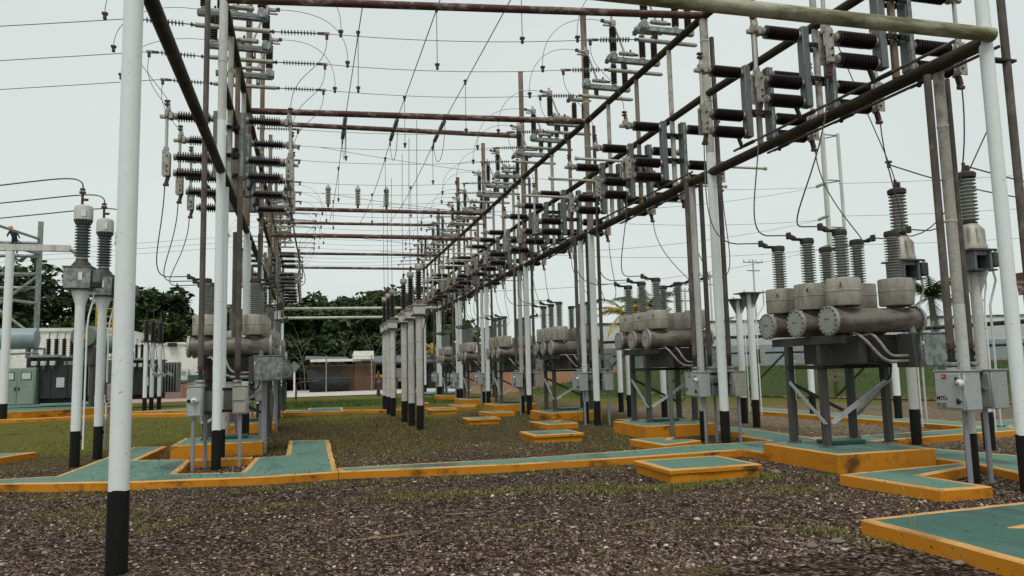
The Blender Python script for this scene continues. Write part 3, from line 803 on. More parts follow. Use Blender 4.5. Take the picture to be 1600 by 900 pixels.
for n, (x, y) in enumerate(LBPOS):
    plinth(x, y, 'ochre plinth under the %s breaker of the left gantry' % ('front', 'middle', 'farthest')[n])
    o = place(pb, ub, (x, y, 0), 0)
    tag(o, 'circuit breaker half hidden by the left gantry poles, %s one there' % ('front', 'middle', 'farthest')[n], 'circuit breaker', 'tank circuit breakers on plinths')
# the grey pipe that stands under the left breaker's cabinet
for n, (x, y) in enumerate(LBPOS[:2]):
    o = MB().cyl((0, 0, -.05), (0, 0, 1.46), .055, M['conduit'], seg=12).build('cable_pipe'); o.location = (x + .86, y - .62, 0)
    tag(o, 'grey upright cable pipe under the cabinet of the %s left breaker' % ('front', 'second')[n], 'pipe')
o = MB().cyl((0, 0, -.05), (0, 0, 1.46), .05, M['galv_dark'], seg=12).build('cable_pipe'); o.location = (RA[1][0] - .16 - .0, 15.35, 0)
tag(o, 'grey upright cable pipe under the cabinet of the second right breaker', 'pipe')

# ------------------------------------------------------------------ instrument transformers
CTINS = ins_mesh('transformer_insulator', 11, .62, .095, .138, 'ins_ct', 'ctcap', .11, .04, 20)
VTINS = ins_mesh('transformer_insulator', 12, .78, .10, .16, 'ins_grey', 'cap', .13, .05, 20)
def base_pole(t, h, r, flare=True, mat='white', plate=None):
    m = MB(); prof = [(r, .62), (r, h - .34), (r * 1.12, h - .26), (r * 2.0, h)] if flare else [(r, .62), (r, h)]
    m.lathe(prof, M[mat], seg=20); m.cyl((0, 0, 1.5), (0, 0, 1.512), r + .003, M[mat], seg=20); m.cyl((0, 0, 2.5), (0, 0, 2.512), r + .003, M[mat], seg=20); m.build('shaft', t)
    m = MB(); m.lathe([(r + .004, -.1), (r + .004, .64), (r, .645)], M['black'], seg=20)
    m.box((r + .01, 0, .52), (.03, .06, .07), M['black']); m.build('black_band', t)
    m = MB(); m.tube([(r + .05, -.02, .3), (r + .05, -.02, h - .75), (r + .07, -.02, h - .5), (r + .13, -.02, h - .22), (r + .14, -.02, h)], .016, M['white'], 8)
    for z in (1.2, 2.1, 2.6): m.box((r + .02, -.02, z), (.08, .02, .02), M['galv'])
    m.build('conduit', t)
def ct(loc, lab, jb=False):
    t = empty('current_transformer', loc); tag(t, lab, 'transformer', 'slim transformers on white posts at the left')
    base_pole(t, 3.28, .084)
    m = MB(); m.box((-.02, 0, 3.49), (.46, .44, .40), M['galv'], None, .01); m.box((-.02, 0, 3.70), (.50, .48, .02), M['galv_dark']); m.box((0, 0, 3.275), (.46, .40, .02), M['steel'])
    hx = m.build('base_tank', t)
    m = MB(); m.box((.29, -.06, 3.52), (.14, .2, .26), M['galv_dark'], None, .01); m.box((.26, -.1, 3.36), (.2, .2, .1), M['dark']); m.build('terminal_box', hx)
    m = MB(); m.box((.04, -.226, 3.52), (.065, .006, .14), M['knob']); m.build('nameplate', hx)
    m = MB(); m.lathe([(.19, 0), (.18, .03), (.11, .12), (.10, .16)], M['cap'], (0, 0, 3.71), seg=20)
    for q in range(12):
        a = 2 * PI * q / 12; m.cyl((.145 * math.cos(a), .145 * math.sin(a), 3.73), (.135 * math.cos(a), .135 * math.sin(a), 3.79), .016, M['galv_dark'], seg=6)
    m.build('collar', t)
    inst(CTINS, 'insulator', t, (0, 0, 3.86))
    m = MB(); m.lathe([(.10, 0), (.115, .02), (.135, .06), (.158, .10), (.162, .12)], M['cap'], (0, 0, 4.50), seg=24)
    for q in range(16):
        a = 2 * PI * q / 16; m.cyl((.122 * math.cos(a), .122 * math.sin(a), 4.535), (.156 * math.cos(a), .156 * math.sin(a), 4.61), .012, M['galv_dark'], seg=6)
    m.lathe([(.164, .12), (.164, .34), (.15, .385), (.10, .41), (.04, .415)], M['ctcap'], (0, 0, 4.50), seg=24); m.box((.04, -.163, 4.74), (.08, .008, .14), M['knob'])
    m.build('head_tank', t)
    m = MB(); m.cyl((-.03, 0, 4.9), (-.03, 0, 5.14), .024, M['brass'], seg=8); m.box((.02, 0, 5.02), (.10, .05, .04), M['brass']); m.box((-.03, 0, 5.16), (.10, .07, .04), M['brass']); m.box((-.03, 0, 5.22), (.08, .06, .04), M['brass'])
    m.build('terminal', t)
    m = MB(); m.tube(bez((-.11, 0, 3.1), (-.5, 0, 3.2), (-.5, -.05, 3.02), (-.12, -.05, 3.05), 12), .012, M['ink'], 6); m.build('cable_loop', t)
    if jb:
        m = MB(); m.box((.24, -.04, 1.32), (.16, .14, .34), M['box2'], None, .01); m.box((.15, -.04, 1.32), (.04, .1, .4), M['steel']); m.build('junction_box', t)
        m = MB(); m.tube([(.24, -.04, 1.16), (.24, -.04, .95), (.14, -.04, .75), (.14, -.04, .2)], .022, M['conduit'], 8); m.build('conduit', t)
    return t
ct((-4.13, 15.75, 0), 'tall grey transformer on white post, first of three left of the thick pole')
ct((-4.06, 17.05, 0), 'grey transformer on white post with small junction box, second from the left', True)
ct((-4.0, 18.35, 0), 'transformer on white post mostly hidden behind the thick front pole')

def vt(loc, lab):
    t = empty('voltage_transformer', loc); tag(t, lab, 'transformer', 'slim transformers on posts at the right')
    base_pole(t, 3.10, .09, False, 'white_old')
    m = MB()
    for a in (0, PI / 2, PI, 3 * PI / 2):
        c, s_ = math.cos(a), math.sin(a); m.add([(.1 * c, .1 * s_, 2.7), (.3 * c, .3 * s_, 3.1), (.1 * c, .1 * s_, 3.1), (.1 * c - .01 * s_, .1 * s_ + .01 * c, 2.7), (.3 * c - .01 * s_, .3 * s_ + .01 * c, 3.1), (.1 * c - .01 * s_, .1 * s_ + .01 * c, 3.1)], [(0, 1, 2), (3, 5, 4), (0, 3, 4, 1), (1, 4, 5, 2)], M['white_old'])
    m.box((0, 0, 3.12), (.52, .5, .03), M['steel'])
    m.box((-.17, 0, 3.30), (.05, .44, .34), M['galv_dark']); m.box((.17, 0, 3.30), (.05, .44, .34), M['galv_dark']); m.box((0, .1, 3.30), (.3, .2, .34), M['dark'])
    m.box((0, -.16, 3.43), (.34, .05, .09), M['galv_dark']); m.box((0, 0, 3.48), (.54, .52, .03), M['steel'])
    hx = m.build('base_frame', t)
    m = MB(); m.box((.36, -.05, 3.32), (.18, .26, .26), M['steel'], None, .02)
    for q in (-.1, .1): m.cyl((.36, -.05 + q, 3.46), (.36, -.05 + q, 3.50), .03, M['cap'], seg=8)
    m.build('terminal_box', hx)
    m = MB(); m.lathe([(.25, 0), (.25, .05), (.22, .12), (.20, .38), (.14, .45), (.12, .47)], M['turret'], (0, 0, 3.50), seg=20)
    for q in range(10):
        a = 2 * PI * q / 10; m.cyl((.215 * math.cos(a), .215 * math.sin(a), 3.52), (.205 * math.cos(a), .205 * math.sin(a), 3.86), .022, M['turret'], seg=6)
    m.build('body', t)
    inst(VTINS, 'insulator', t, (0, 0, 3.97))
    m = MB(); m.lathe([(.12, 0), (.17, .02), (.175, .09), (.14, .12)], M['cap'], (0, 0, 4.80), seg=20); m.cyl((-.02, 0, 4.9), (-.02, 0, 5.1), .03, M['brass'], seg=8); m.box((.05, 0, 4.98), (.06, .05, .15), M['brass'])
    m.build('terminal', t)
    m = MB(); m.tube([(.3, -.1, 3.2), (.34, -.12, 2.95), (.16, -.12, 2.5), (.155, -.12, .4)], .02, M['white_old'], 8); m.build('conduit', t)
vt((11.16, 11.9, 0), 'ribbed transformer on post behind the front breaker, fully in view')
vt((11.47, 10.6, 0), 'ribbed transformer half hidden behind the dark rods near the right edge')

def bare(loc, h, lab, plate=True, jb=False, r=.088):
    t = empty('bare_post', loc); tag(t, lab, 'steel post', 'bare white posts behind the breakers')
    m = MB(); m.cyl((0, 0, .66), (0, 0, h), r, M['white'], seg=18); [m.cyl((0, 0, z), (0, 0, z + .012), r + .004, M['white'], seg=18) for z in (1.3, 2.5) if z < h - .1]; m.build('shaft', t)
    m = MB(); m.lathe([(r + .004, -.1), (r + .004, .67), (r, .675)], M['black'], seg=18); m.box((-r - .01, 0, .55), (.03, .06, .07), M['black']); m.build('black_band', t)
    if plate:
        m = MB(); m.box((0, 0, h + .015), (.62, .5, .025), M['galv_dark'])
        for sx in (-1, 1):
            m.add([(sx * r * .8, -.008, h - .42), (sx * .30, -.008, h), (sx * r * .8, -.008, h), (sx * r * .8, .008, h - .42), (sx * .30, .008, h), (sx * r * .8, .008, h)], [(0, 1, 2), (3, 5, 4), (0, 3, 4, 1), (1, 4, 5, 2), (0, 2, 5, 3)], M['galv_dark'])
            m.add([(-.008, sx * r * .8, h - .42), (-.008, sx * .24, h), (-.008, sx * r * .8, h), (.008, sx * r * .8, h - .42), (.008, sx * .24, h), (.008, sx * r * .8, h)], [(0, 1, 2), (3, 5, 4), (0, 3, 4, 1), (1, 4, 5, 2), (0, 2, 5, 3)], M['galv_dark'])
            m.cyl((sx * .27, -.2, h + .02), (sx * .27, -.2, h + .07), .012, M['dark'], seg=6)
        m.build('top_plate', t)
        m = MB(); m.tube([(.34, -.1, h), (.34, -.1, h - .3), (r + .04, -.05, h - .62), (r + .04, -.05, .3)], .016, M['white'], 8); m.build('conduit', t)
    else:
        m = MB(); m.cyl((0, 0, h), (0, 0, h + .02), r * 1.5, M['white'], seg=18); m.build('top_plate', t)
    if jb:
        m = MB(); m.box((.22, -.04, 1.75), (.14, .12, .30), M['box2'], None, .01); m.box((.14, -.04, 1.75), (.04, .1, .36), M['dark']); m.build('junction_box', t)
bare((10.86, 16.7, 0), 3.34, 'bare white post with wide triangular head and small box, left of the front breaker', jb=True)
bare((13.93, 22.1, 0), 3.35, 'slim bare white post with narrow cap, left of the wide headed post', False)
bare((11.35, 18.0, 0), 3.3, 'bare white post with triangular head behind the second pole pair')
bare((13.3, 23.6, 0), 3.3, 'slim bare post with narrow cap behind the second pole pair', False)
for k, (x, y) in enumerate(((14.51, 16.0), (15.88, 19.4), (14.02, 18.7), (11.28, 15.78))):
    bare((x, y, 0), (1.55, 1.75, 1.95, 1.6)[k], ('low white post seen under the right end of the front breaker', 'low white post seen under the middle of the front breaker', 'low white post seen under the front breaker between its legs', 'low white post close behind the left leg of the front breaker')[k], False)
bare((9.9, 22.2, 0), 2.6, 'white post seen right of the third breaker', False); bare((10.2, 20.4, 0), 2.6, 'white post behind the frame of the second breaker', False); bare((10.6, 24.5, 0), 2.5, 'white post farther behind the second breaker', False)

# six posts with dark insulators in the corridor
SIX = ins_mesh('post_insulator', 12, .80, .062, .108, 'ins', 'alu', .08, .05)
for k, (y, g) in enumerate(((20.8, 0), (22.5, 0), (24.2, 0), (27.5, 1), (28.9, 1), (30.4, 1))):
    t = empty('potential_transformer', (3.02, y, 0))
    tag(t, '%s of three dark insulators on white posts, %s group in the corridor' % (PH[k % 3], ('nearer', 'farther')[g]), 'transformer', 'dark insulators on white corridor posts')
    m = MB(); m.cyl((0, 0, .64), (0, 0, 3.12), .096, M['white_old'], seg=18)
    for z in (.9, 1.35, 1.9, 2.4): m.cyl((0, 0, z), (0, 0, z + .02), .10, M['grime'], seg=18)
    m.tube([(.108, -.03, .3), (.108, -.03, 2.7), (.2, -.03, 3.1)], .016, M['rod'], 6)
    m.build('shaft', t)
    m = MB(); m.lathe([(.10, -.1), (.10, .65), (.096, .655)], M['black'], seg=18); m.build('black_band', t)
    m = MB(); m.box((0, 0, 3.13), (.42, .38, .03), M['rust']); m.box((0, 0, 3.28), (.33, .30, .25), M['ctcap'], None, .02); m.box((0, 0, 3.42), (.40, .36, .03), M['turret']); m.lathe([(.16, 0), (.14, .05), (.10, .1)], M['rust'], (0, 0, 3.43), seg=16)
    m.build('base_tank', t)
    inst(SIX, 'insulator', t, (0, 0, 3.52))
    m = MB(); m.lathe([(.09, 0), (.11, .02), (.11, .13), (.09, .16), (.03, .17)], M['turret'], (0, 0, 4.42), seg=18); m.cyl((0, 0, 4.58), (0, 0, 4.72), .03, M['brass'], seg=8); m.box((.02, 0, 4.72), (.08, .05, .05), M['brass'])
    m.build('terminal', t)
# ------------------------------------------------------------------ conductors, strings and jumpers
def wire(pts, lab, r=.010, name='conductor', grp=None, seg=5, clamps=()):
    m = MB(); m.tube(pts, r, M['wire'], seg); o = m.build(name)
    if clamps:
        for p in clamps:
            k = MB(); p = Vector(p); k.box(p, (.06, .06, .15), M['brass'], None, .012); k.box(p + Vector((0, 0, .05)), (.10, .08, .04), M['brass'])
            k.build('clamp', o)
    tag(o, lab, 'wire', grp); return o
def string_mesh():
    m = MB(); m.cyl((0, 0, 0), (0, 0, 1.05), .012, M['wire'], seg=6)
    m.lathe([(.035, .03), (.05, .05), (.035, .07)], M['wire'], seg=8)
    for k in range(11): m.lathe([(.014, .20 + k * .065), (.058, .212 + k * .065), (.062, .218 + k * .065), (.014, .235 + k * .065)], M['glassdisc'], seg=12)
    m.box((0, 0, 1.0), (.035, .05, .14), M['brass']); m.box((0, -.0, 1.1), (.03, .06, .16), M['alu']); m.box((0, -.06, 1.12), (.05, .12, .06), M['brass'])
    return m.mesh('strain_string')
STR = string_mesh()
def strain(p, d, lab):
    o = bpy.data.objects.new('strain_insulator', STR); C.objects.link(o)
    o.location = p; o.rotation_euler = Vector(d).to_track_quat('Z', 'Y').to_euler()
    tag(o, lab, 'insulator', 'slim insulator strings on the line ends'); return Vector(p) + Vector(d).normalized() * 1.12
for n in range(1, 7):
    for p in range(3):
        yr, yl = phase_y(1, n, p), phase_y(-1, n, p); full = n in LEFT_FULL
        a = Vector((rail_x(1, yr) - .76, yr, rz(1, yr) + .13)); b_ = Vector((-1.5 + (.76 if full else .12), yl, rz(-1, yl) + (.13 if full else 0)))
        where = '%s line, %s bay' % (PH[p], ORD[n]); d = (b_ - a).normalized() - Vector((0, 0, .03))
        e0 = strain(a, d, 'slim string at the right gantry end, ' + where); e1 = strain(b_, -d - Vector((0, 0, .05)), 'slim string at the left gantry end, ' + where)
        wire(sag(e0, e1, .10, 16), 'thin wire across the corridor, ' + where, .0075, grp='lines across the corridor')
        if n < 6:
            for s, q, ee in ((1, a, e0), (-1, b_, e1)):
                if s == -1 and not full: continue
                j = Vector((q.x + s * (.76 - .88), q.y, q.z + 1.25)); i_ = -s
                tgt = Vector(e0).lerp(Vector(e1), .05 + .04 * (p % 2)) if s == 1 else Vector(e1).lerp(Vector(e0), .05 + .04 * (p % 2))
                tgt = tgt - Vector((0, 0, .03)); k = abs(tgt.x - j.x)
                pts = bez(j, j + Vector((i_ * k * .75, 0, .08)), Vector((tgt.x + i_ * .06, tgt.y, tgt.z + .75)), tgt, 18)
                wire(pts, 'thin loop down from an overhead switch, %s gantry, %s' % (SIDE[s], where), .007, 'jumper_loop', 'jumper loops of the overhead switches', clamps=(tgt + Vector((0, 0, .04)),))
                if s == 1 and n > 3: continue
                c = Vector(ee) - Vector((0, 0, .1)); lo = Vector((rail_x(s, q.y) - s * 1.16, q.y, (LW(s, q.y) - LOW0) + 7.14))
                pts = bez(c, c - Vector((-i_ * .02, 0, .75)), lo + Vector((i_ * .05, 0, .85)), lo, 16)
                wire(pts, 'thin drop from string to side switch, %s gantry, %s' % (SIDE[s], where), .007, 'jumper_drop', 'drops to the side switches')
        if n in (1, 5):
            q = Vector((-1.5 - .70, yl, rz(-1, yl) + .13))
            e = strain(q, (-1, 0, .01), 'slim string on the outer end, left gantry, ' + where)
            wire(sag(e, (-26, yl + 5, q.z - 1.0), .12, 12), 'thin wire leaving the left gantry outwards, ' + where, .0085, grp='lines leaving the left gantry')
            cpt = e - Vector((0, 0, .1)); lo = Vector((-1.5 - 1.16, yl, LW(-1, yl) - LOW0 + 7.14))
            wire(bez(cpt, cpt + Vector((-.1, 0, -.6)), lo + Vector((-.5, 0, .7)), lo, 14), 'thin curve from outer string to side switch, left gantry, ' + where, .007, 'jumper_drop', 'drops to the side switches')
            j = Vector((-1.5 - .76, yl, rz(-1, yl) + 1.2)); tg = e + Vector((-.5 - .2 * p, 0, 0))
            wire(bez(j, j + Vector((-.9, 0, .1)), tg + Vector((-.05, 0, .8)), tg, 14), 'thin loop on the outer side, left gantry, ' + where, .007, 'jumper_loop', 'jumper loops of the overhead switches', clamps=(tg,))
# leads from the side switches down to the breakers
def lead(s, n, p, bx, by, d):
    y = phase_y(s, n, p); x = rail_x(s, y) + d * 1.17; z = LW(s, y) + .02
    tx = bx + (.66 if d > 0 else -.30) + d * .35; ty = by + (-.62, .16, .94)[p]; tz = 3.63
    out = .45 + .12 * p
    pts = bez((x, y, z), (x + d * .02, y, z - 1.1), (tx + d * (out + .35), ty + (y - ty) * .15, tz - .08), (tx + d * .30, ty, tz), 16) + [Vector((tx, ty, tz + .01))]
    wire(pts, 'slack lead down to a breaker bushing, %s side, %s, %s bay, %s gantry' % ('inner' if d == -s else 'outer', PH[p], ORD[n], SIDE[s]), .011, 'breaker_lead', 'slack leads down to the breakers')
for n, (bx, by) in enumerate(BPOS):
    for p in range(3):
        for d in (1, -1): lead(1, n, p, bx, by, d)
for n, (bx, by) in enumerate(LBPOS):
    for p in range(3):
        for d in (1, -1):
            if n == 0: lead(-1, n + 1, p, bx, by, d)
# three buses along the corridor, anchored to the high cross pipe
BUS = (1.22, 2.93, 4.52)
for k, x in enumerate(BUS):
    nm = ('first', 'middle', 'last')[k] + ' of three from the left'
    y0 = 25.45 + .08 * (7.5 - x)
    wire(sag((x, -6, 10.35), (x, y0 - 1.25, 10.12), .12, 24), 'overhead bus line running along the corridor, ' + nm, .013, grp='bus lines above the corridor')
    o = bpy.data.objects.new('strain_insulator', STR); C.objects.link(o); o.location = (x, y0 - .1, 10.06); o.rotation_euler = Vector((0, -1, .05)).to_track_quat('Z', 'Y').to_euler(); o.scale = (1.15, 1.15, 1)
    tag(o, 'string holding the near bus line at the high pipe, ' + nm, 'insulator', 'slim insulator strings on the line ends')
    o = bpy.data.objects.new('strain_insulator', STR); C.objects.link(o); o.location = (x, y0 + .1, 10.06); o.rotation_euler = Vector((0, 1, -.05)).to_track_quat('Z', 'Y').to_euler(); o.scale = (1.15, 1.15, 1)
    tag(o, 'string holding the far bus line at the high pipe, ' + nm, 'insulator', 'slim insulator strings on the line ends')
    wire(sag((x, y0 + 1.25, 10.0), (x, 43.8, 10.2), .35, 20), 'far overhead bus line between the high pipes, ' + nm, .013, grp='bus lines above the corridor')
    wire(bez((x, y0 - 1.2, 10.0), (x, y0 - 1.0, 8.7), (x + .05, y0 + 1.0, 8.7), (x, y0 + 1.2, 9.95), 14), 'slack loop under the bus strings, ' + nm, .011, 'jumper_loop', 'slack loops under the bus strings')
    for n in range(1, 5):
        p = 2 - k
        yr, yl = phase_y(1, n, p), phase_y(-1, n, p); f = (7.6 - x) / 9.1; y = yr + (yl - yr) * f; zc = (rz(1, yr) + rz(-1, yl)) / 2 + .05
        wire([(x, y, 10.2 - (.0 if y < 25 else .25)), (x, y, zc)], 'straight drop from the %s bus line to the %s bay' % (('first', 'middle', 'last')[k], ORD[n]), .009, 'drop_wire', 'drops from the bus lines', clamps=((x, y, zc + .05), (x, y, 10.1 - (.0 if y < 25 else .25))))
for k, (y, g) in enumerate(((20.8, 0), (22.5, 0), (24.2, 0), (27.5, 1), (28.9, 1), (30.4, 1))):
    wire([(3.02, y, 4.74), (3.0, y + .02, 6.5), (3.02, y, 8.75)], 'upright wire above the %s post of the %s corridor group' % (PH[k % 3], ('nearer', 'farther')[g]), .009, 'drop_wire', 'upright wires above the corridor posts')
# leads of the slim transformers
for k, (x, y) in enumerate(((-4.13, 15.75), (-4.06, 17.05), (-4.0, 18.35))):
    wire(bez((x - .03, y, 5.22), (x + .02, y, 5.55 - .03 * k), (x - .4, y, 5.42), (x - 1.6, y + .5, 5.36), 14)[:-1] + sag((x - 1.6, y + .5, 5.36), (-26, y + 9, 4.9), .12, 12), 'cable curving from the %s left transformer off to the side' % ('front', 'second', 'third')[k], .014, 'transformer_lead')
wire(bez((11.14, 11.9, 5.1), (11.05, 11.9, 5.5), (11.0, 12.2, 6.2), (10.2, 12.3, 8.4), 12), 'lead rising from the ribbed transformer behind the front breaker', .011, 'transformer_lead', clamps=((11.07, 11.95, 5.42),))
wire(sag((11.07, 11.95, 5.42), (22, 13.5, 5.6), .5, 12), 'cable going right from the ribbed transformer behind the front breaker', .014, 'transformer_lead')
wire(bez((11.2, 11.9, 3.98), (12.2, 11.9, 3.9), (12.4, 11.4, 5.2), (12.6, 11.0, 6.0), 12), 'slack cable from the neck of the ribbed transformer', .013, 'transformer_lead')
wire(sag((11.47, 10.6, 5.05), (24, 12.5, 5.4), .45, 12), 'cable going right from the half hidden transformer', .014, 'transformer_lead')
# slack rods along the low rail of the right gantry (switch linkages)
for n in range(0, 5):
    y0, y1 = phase_y(1, n, 0) - 1.3, phase_y(1, n, 2) + .3
    for d in (1, -1):
        m = MB(); m.tube([(rail_x(1, y) + d * .36, y, LW(1, y) + .03) for y in np.linspace(y0, y1, 8)], .022, M['rod'], 8)
        for p in range(3):
            y = phase_y(1, n, p) - .3; m.cyl((rail_x(1, y) + d * .36, y, LW(1, y) + .03), (rail_x(1, y + .25) + d * .36, y + .25, LW(1, y) + .03), .036, M['dark'], seg=8)
        o = m.build('linkage_rod'); tag(o, 'linkage rod beside the low rail, %s side of the %s bay, right gantry' % ('outer' if d > 0 else 'corridor', ORD[n]), 'rod', 'linkage rods beside the rails')
# arresters on the dark pipe
ARR = MB(); ARR.lathe([(.05, 0), (.05, .12)], M['rust'], seg=10); ARR.lathe(ribbed(9, .62, .07, .115, .12), M['ins_grey'], seg=14); ARR.lathe([(.11, .74), (.12, .80), (.05, .92), (.03, .97)], M['galv'], seg=12)
am = ARR.mesh('arrester')
for k, x in enumerate((.85, 2.08, 3.29)):
    o = bpy.data.objects.new('surge_arrester', am); C.objects.link(o); o.location = (x, 31.95, 8.56)
    tag(o, 'grey ribbed arrester standing on the dark rusty cross pipe, %s of three' % ('leftmost', 'middle', 'rightmost')[k], 'arrester', 'arresters on the cross pipe')
# ------------------------------------------------------------------ background
def quadsheet(name, pts, mat, lab, z=None, kind='structure', sub=1):
    me = bpy.data.meshes.new(name); me.from_pydata(pts, [], [tuple(range(len(pts)))]); me.materials.append(mat)
    o = bpy.data.objects.new(name, me); C.objects.link(o); tag(o, lab, None, None, kind); return o
M['road'] = worn('pale_concrete_road', (.56, .52, .48), (.36, .32, .28), .6, .6, .85, stretch=(1, 1, 1))
M['wh'] = worn('cream_sheet_cladding', (.72, .72, .655), (.40, .39, .33), .5, .8, .5, stretch=(1, 1, .15))
M['blue'] = worn('pale_blue_wall_paint', (.34, .41, .45), (.16, .17, .17), .7, .7, .7, stretch=(.6, .6, .25))
M['whitewall'] = worn('stained_white_wall', (.68, .70, .69), (.34, .33, .30), .7, .6, .7, stretch=(.6, .6, .2))
M['ply'] = worn('brown_plywood', (.115, .062, .034), (.05, .028, .018), .6, 1.5, .8, stretch=(1, 1, .3))
M['ply2'] = worn('dark_plywood', (.066, .042, .030), (.03, .02, .015), .6, 1.5, .8, stretch=(1, 1, .3))
M['tin'] = worn('grey_corrugated_tin', (.16, .17, .175), (.09, .085, .08), .6, 1.5, .6)
M['tarp'] = plain('black_plastic_tarp', (.009, .010, .012), .75, 0, .3, 1)
M['xgreen'] = worn('transformer_green_paint', (.24, .30, .25), (.14, .17, .14), .5, 2, .45)
M['xdark'] = plain('dark_transformer_paint', (.022, .026, .026), .5, 0, .2, 3)
M['xgrey'] = worn('grey_radiator_paint', (.17, .19, .18), (.06, .06, .055), .5, 3, .5)
M['orange'] = plain('orange_safety_mesh', (.50, .17, .11), .7, 0, .2, 4)
M['yel'] = plain('yellow_handrail_paint', (.62, .36, .01), .5)
M['glass'] = plain('pale_window_sheet', (.55, .58, .55), .2)
M['cloth'] = plain('navy_work_clothes', (.012, .014, .022), .8)
M['skin'] = plain('skin', (.22, .11, .07), .6)
M['helmet'] = plain('yellow_hard_hat', (.70, .36, .02), .35)
M['teal'] = plain('blue_green_sheeting', (.012, .10, .14), .5)
M['lblue'] = plain('pale_blue_plastic', (.22, .42, .55), .5)

quadsheet('road', [(-60, 47, .03), (-3, 53.0, .03), (60, 61, .03), (60, 84, .03), (-60, 70, .03)], M['road'], 'pale concrete road across the back of the yard')

# long cream building on the left
t = empty('warehouse', (-14, 60, 0)); tag(t, 'long cream clad building behind the transformers', 'building')
m = MB(); m.box((-6.5, 6, 2.62), (15, 12, 5.25), M['wh']); m.box((-6.5, -.05, 5.15), (15.1, .16, .22), M['whitewall'])
for x in np.arange(-13.5, 1, 1.5): m.box((x, -.03, 2.5), (.06, .05, 5), M['whitewall'])
m.build('wall', t)
m = MB(); m.box((4.2, 4, 2.62), (6.3, 8, 2.9), M['wh']); m.box((4.2, -.06, 4.05), (6.4, .14, .16), M['whitewall'])
for x in (1.5, 3.6, 4.9, 6.5): m.box((x, -.04, 2.7), (.10, .07, 2.7), M['whitewall'])
m.build('wall', t)
m = MB(); m.box((4.2, 4.6, .6), (6.0, 6, 1.2), M['dark']); m.build('undercroft', t)
m = MB(); m.box((4.9, -.3, 1.75), (1.5, .5, .85), M['ctcap'], None, .03); m.lathe([(.30, 0), (.30, .02), (.06, .03)], M['xgrey'], (4.65, -.56, 1.75), (0, -1, 0), 18); m.box((5.35, -.56, 1.85), (.3, .02, .3), M['galv']); m.build('air_conditioner', t)
for x in (1.0, 4.5):
    m = MB(); m.box((x, -.3, 3.95), (.6, .4, .28), M['dark'], None, .04); m.build('floodlight', t)
m = MB(); m.box((6.8, -.5, .9), (2.3, .6, 1.6), M['dgreen'], None, .02); o = m.build('generator_box'); o.location = (-14, 60, 0); tag(o, 'dark green box standing under the cream building', 'equipment box')
m = MB(); m.box((4.0, -.7, .5), (2.6, .6, 1.0), M['teal'], None, .02); o = m.build('skip'); o.location = (-14, 60, 0); tag(o, 'blue green bin in front of the cream building', 'bin')
# yellow ladder cage
t = empty('roof_ladder', (-11.9, 50.5, 0)); tag(t, 'yellow ladder cage rising over the roof of the cream building', 'ladder')
m = MB()
for x in (-.45, .45): m.cyl((x, 0, 0), (x, 0, 5.9), .035, M['yel'], seg=8); m.cyl((x, .8, 2.4), (x, .8, 5.9), .03, M['yel'], seg=8)
for z in np.arange(.4, 5.9, .45): m.cyl((-.45, 0, z), (.45, 0, z), .02, M['yel'], seg=6)
m.build('ladder_rungs', t)
m = MB()
for z in (3.2, 4.1, 5.0, 5.9):
    m.cyl((-.45, 0, z), (-.45, .8, z), .03, M['yel'], seg=6); m.cyl((.45, 0, z), (.45, .8, z), .03, M['yel'], seg=6); m.cyl((-.45, .8, z), (.45, .8, z), .03, M['yel'], seg=6)
m.build('cage', t)

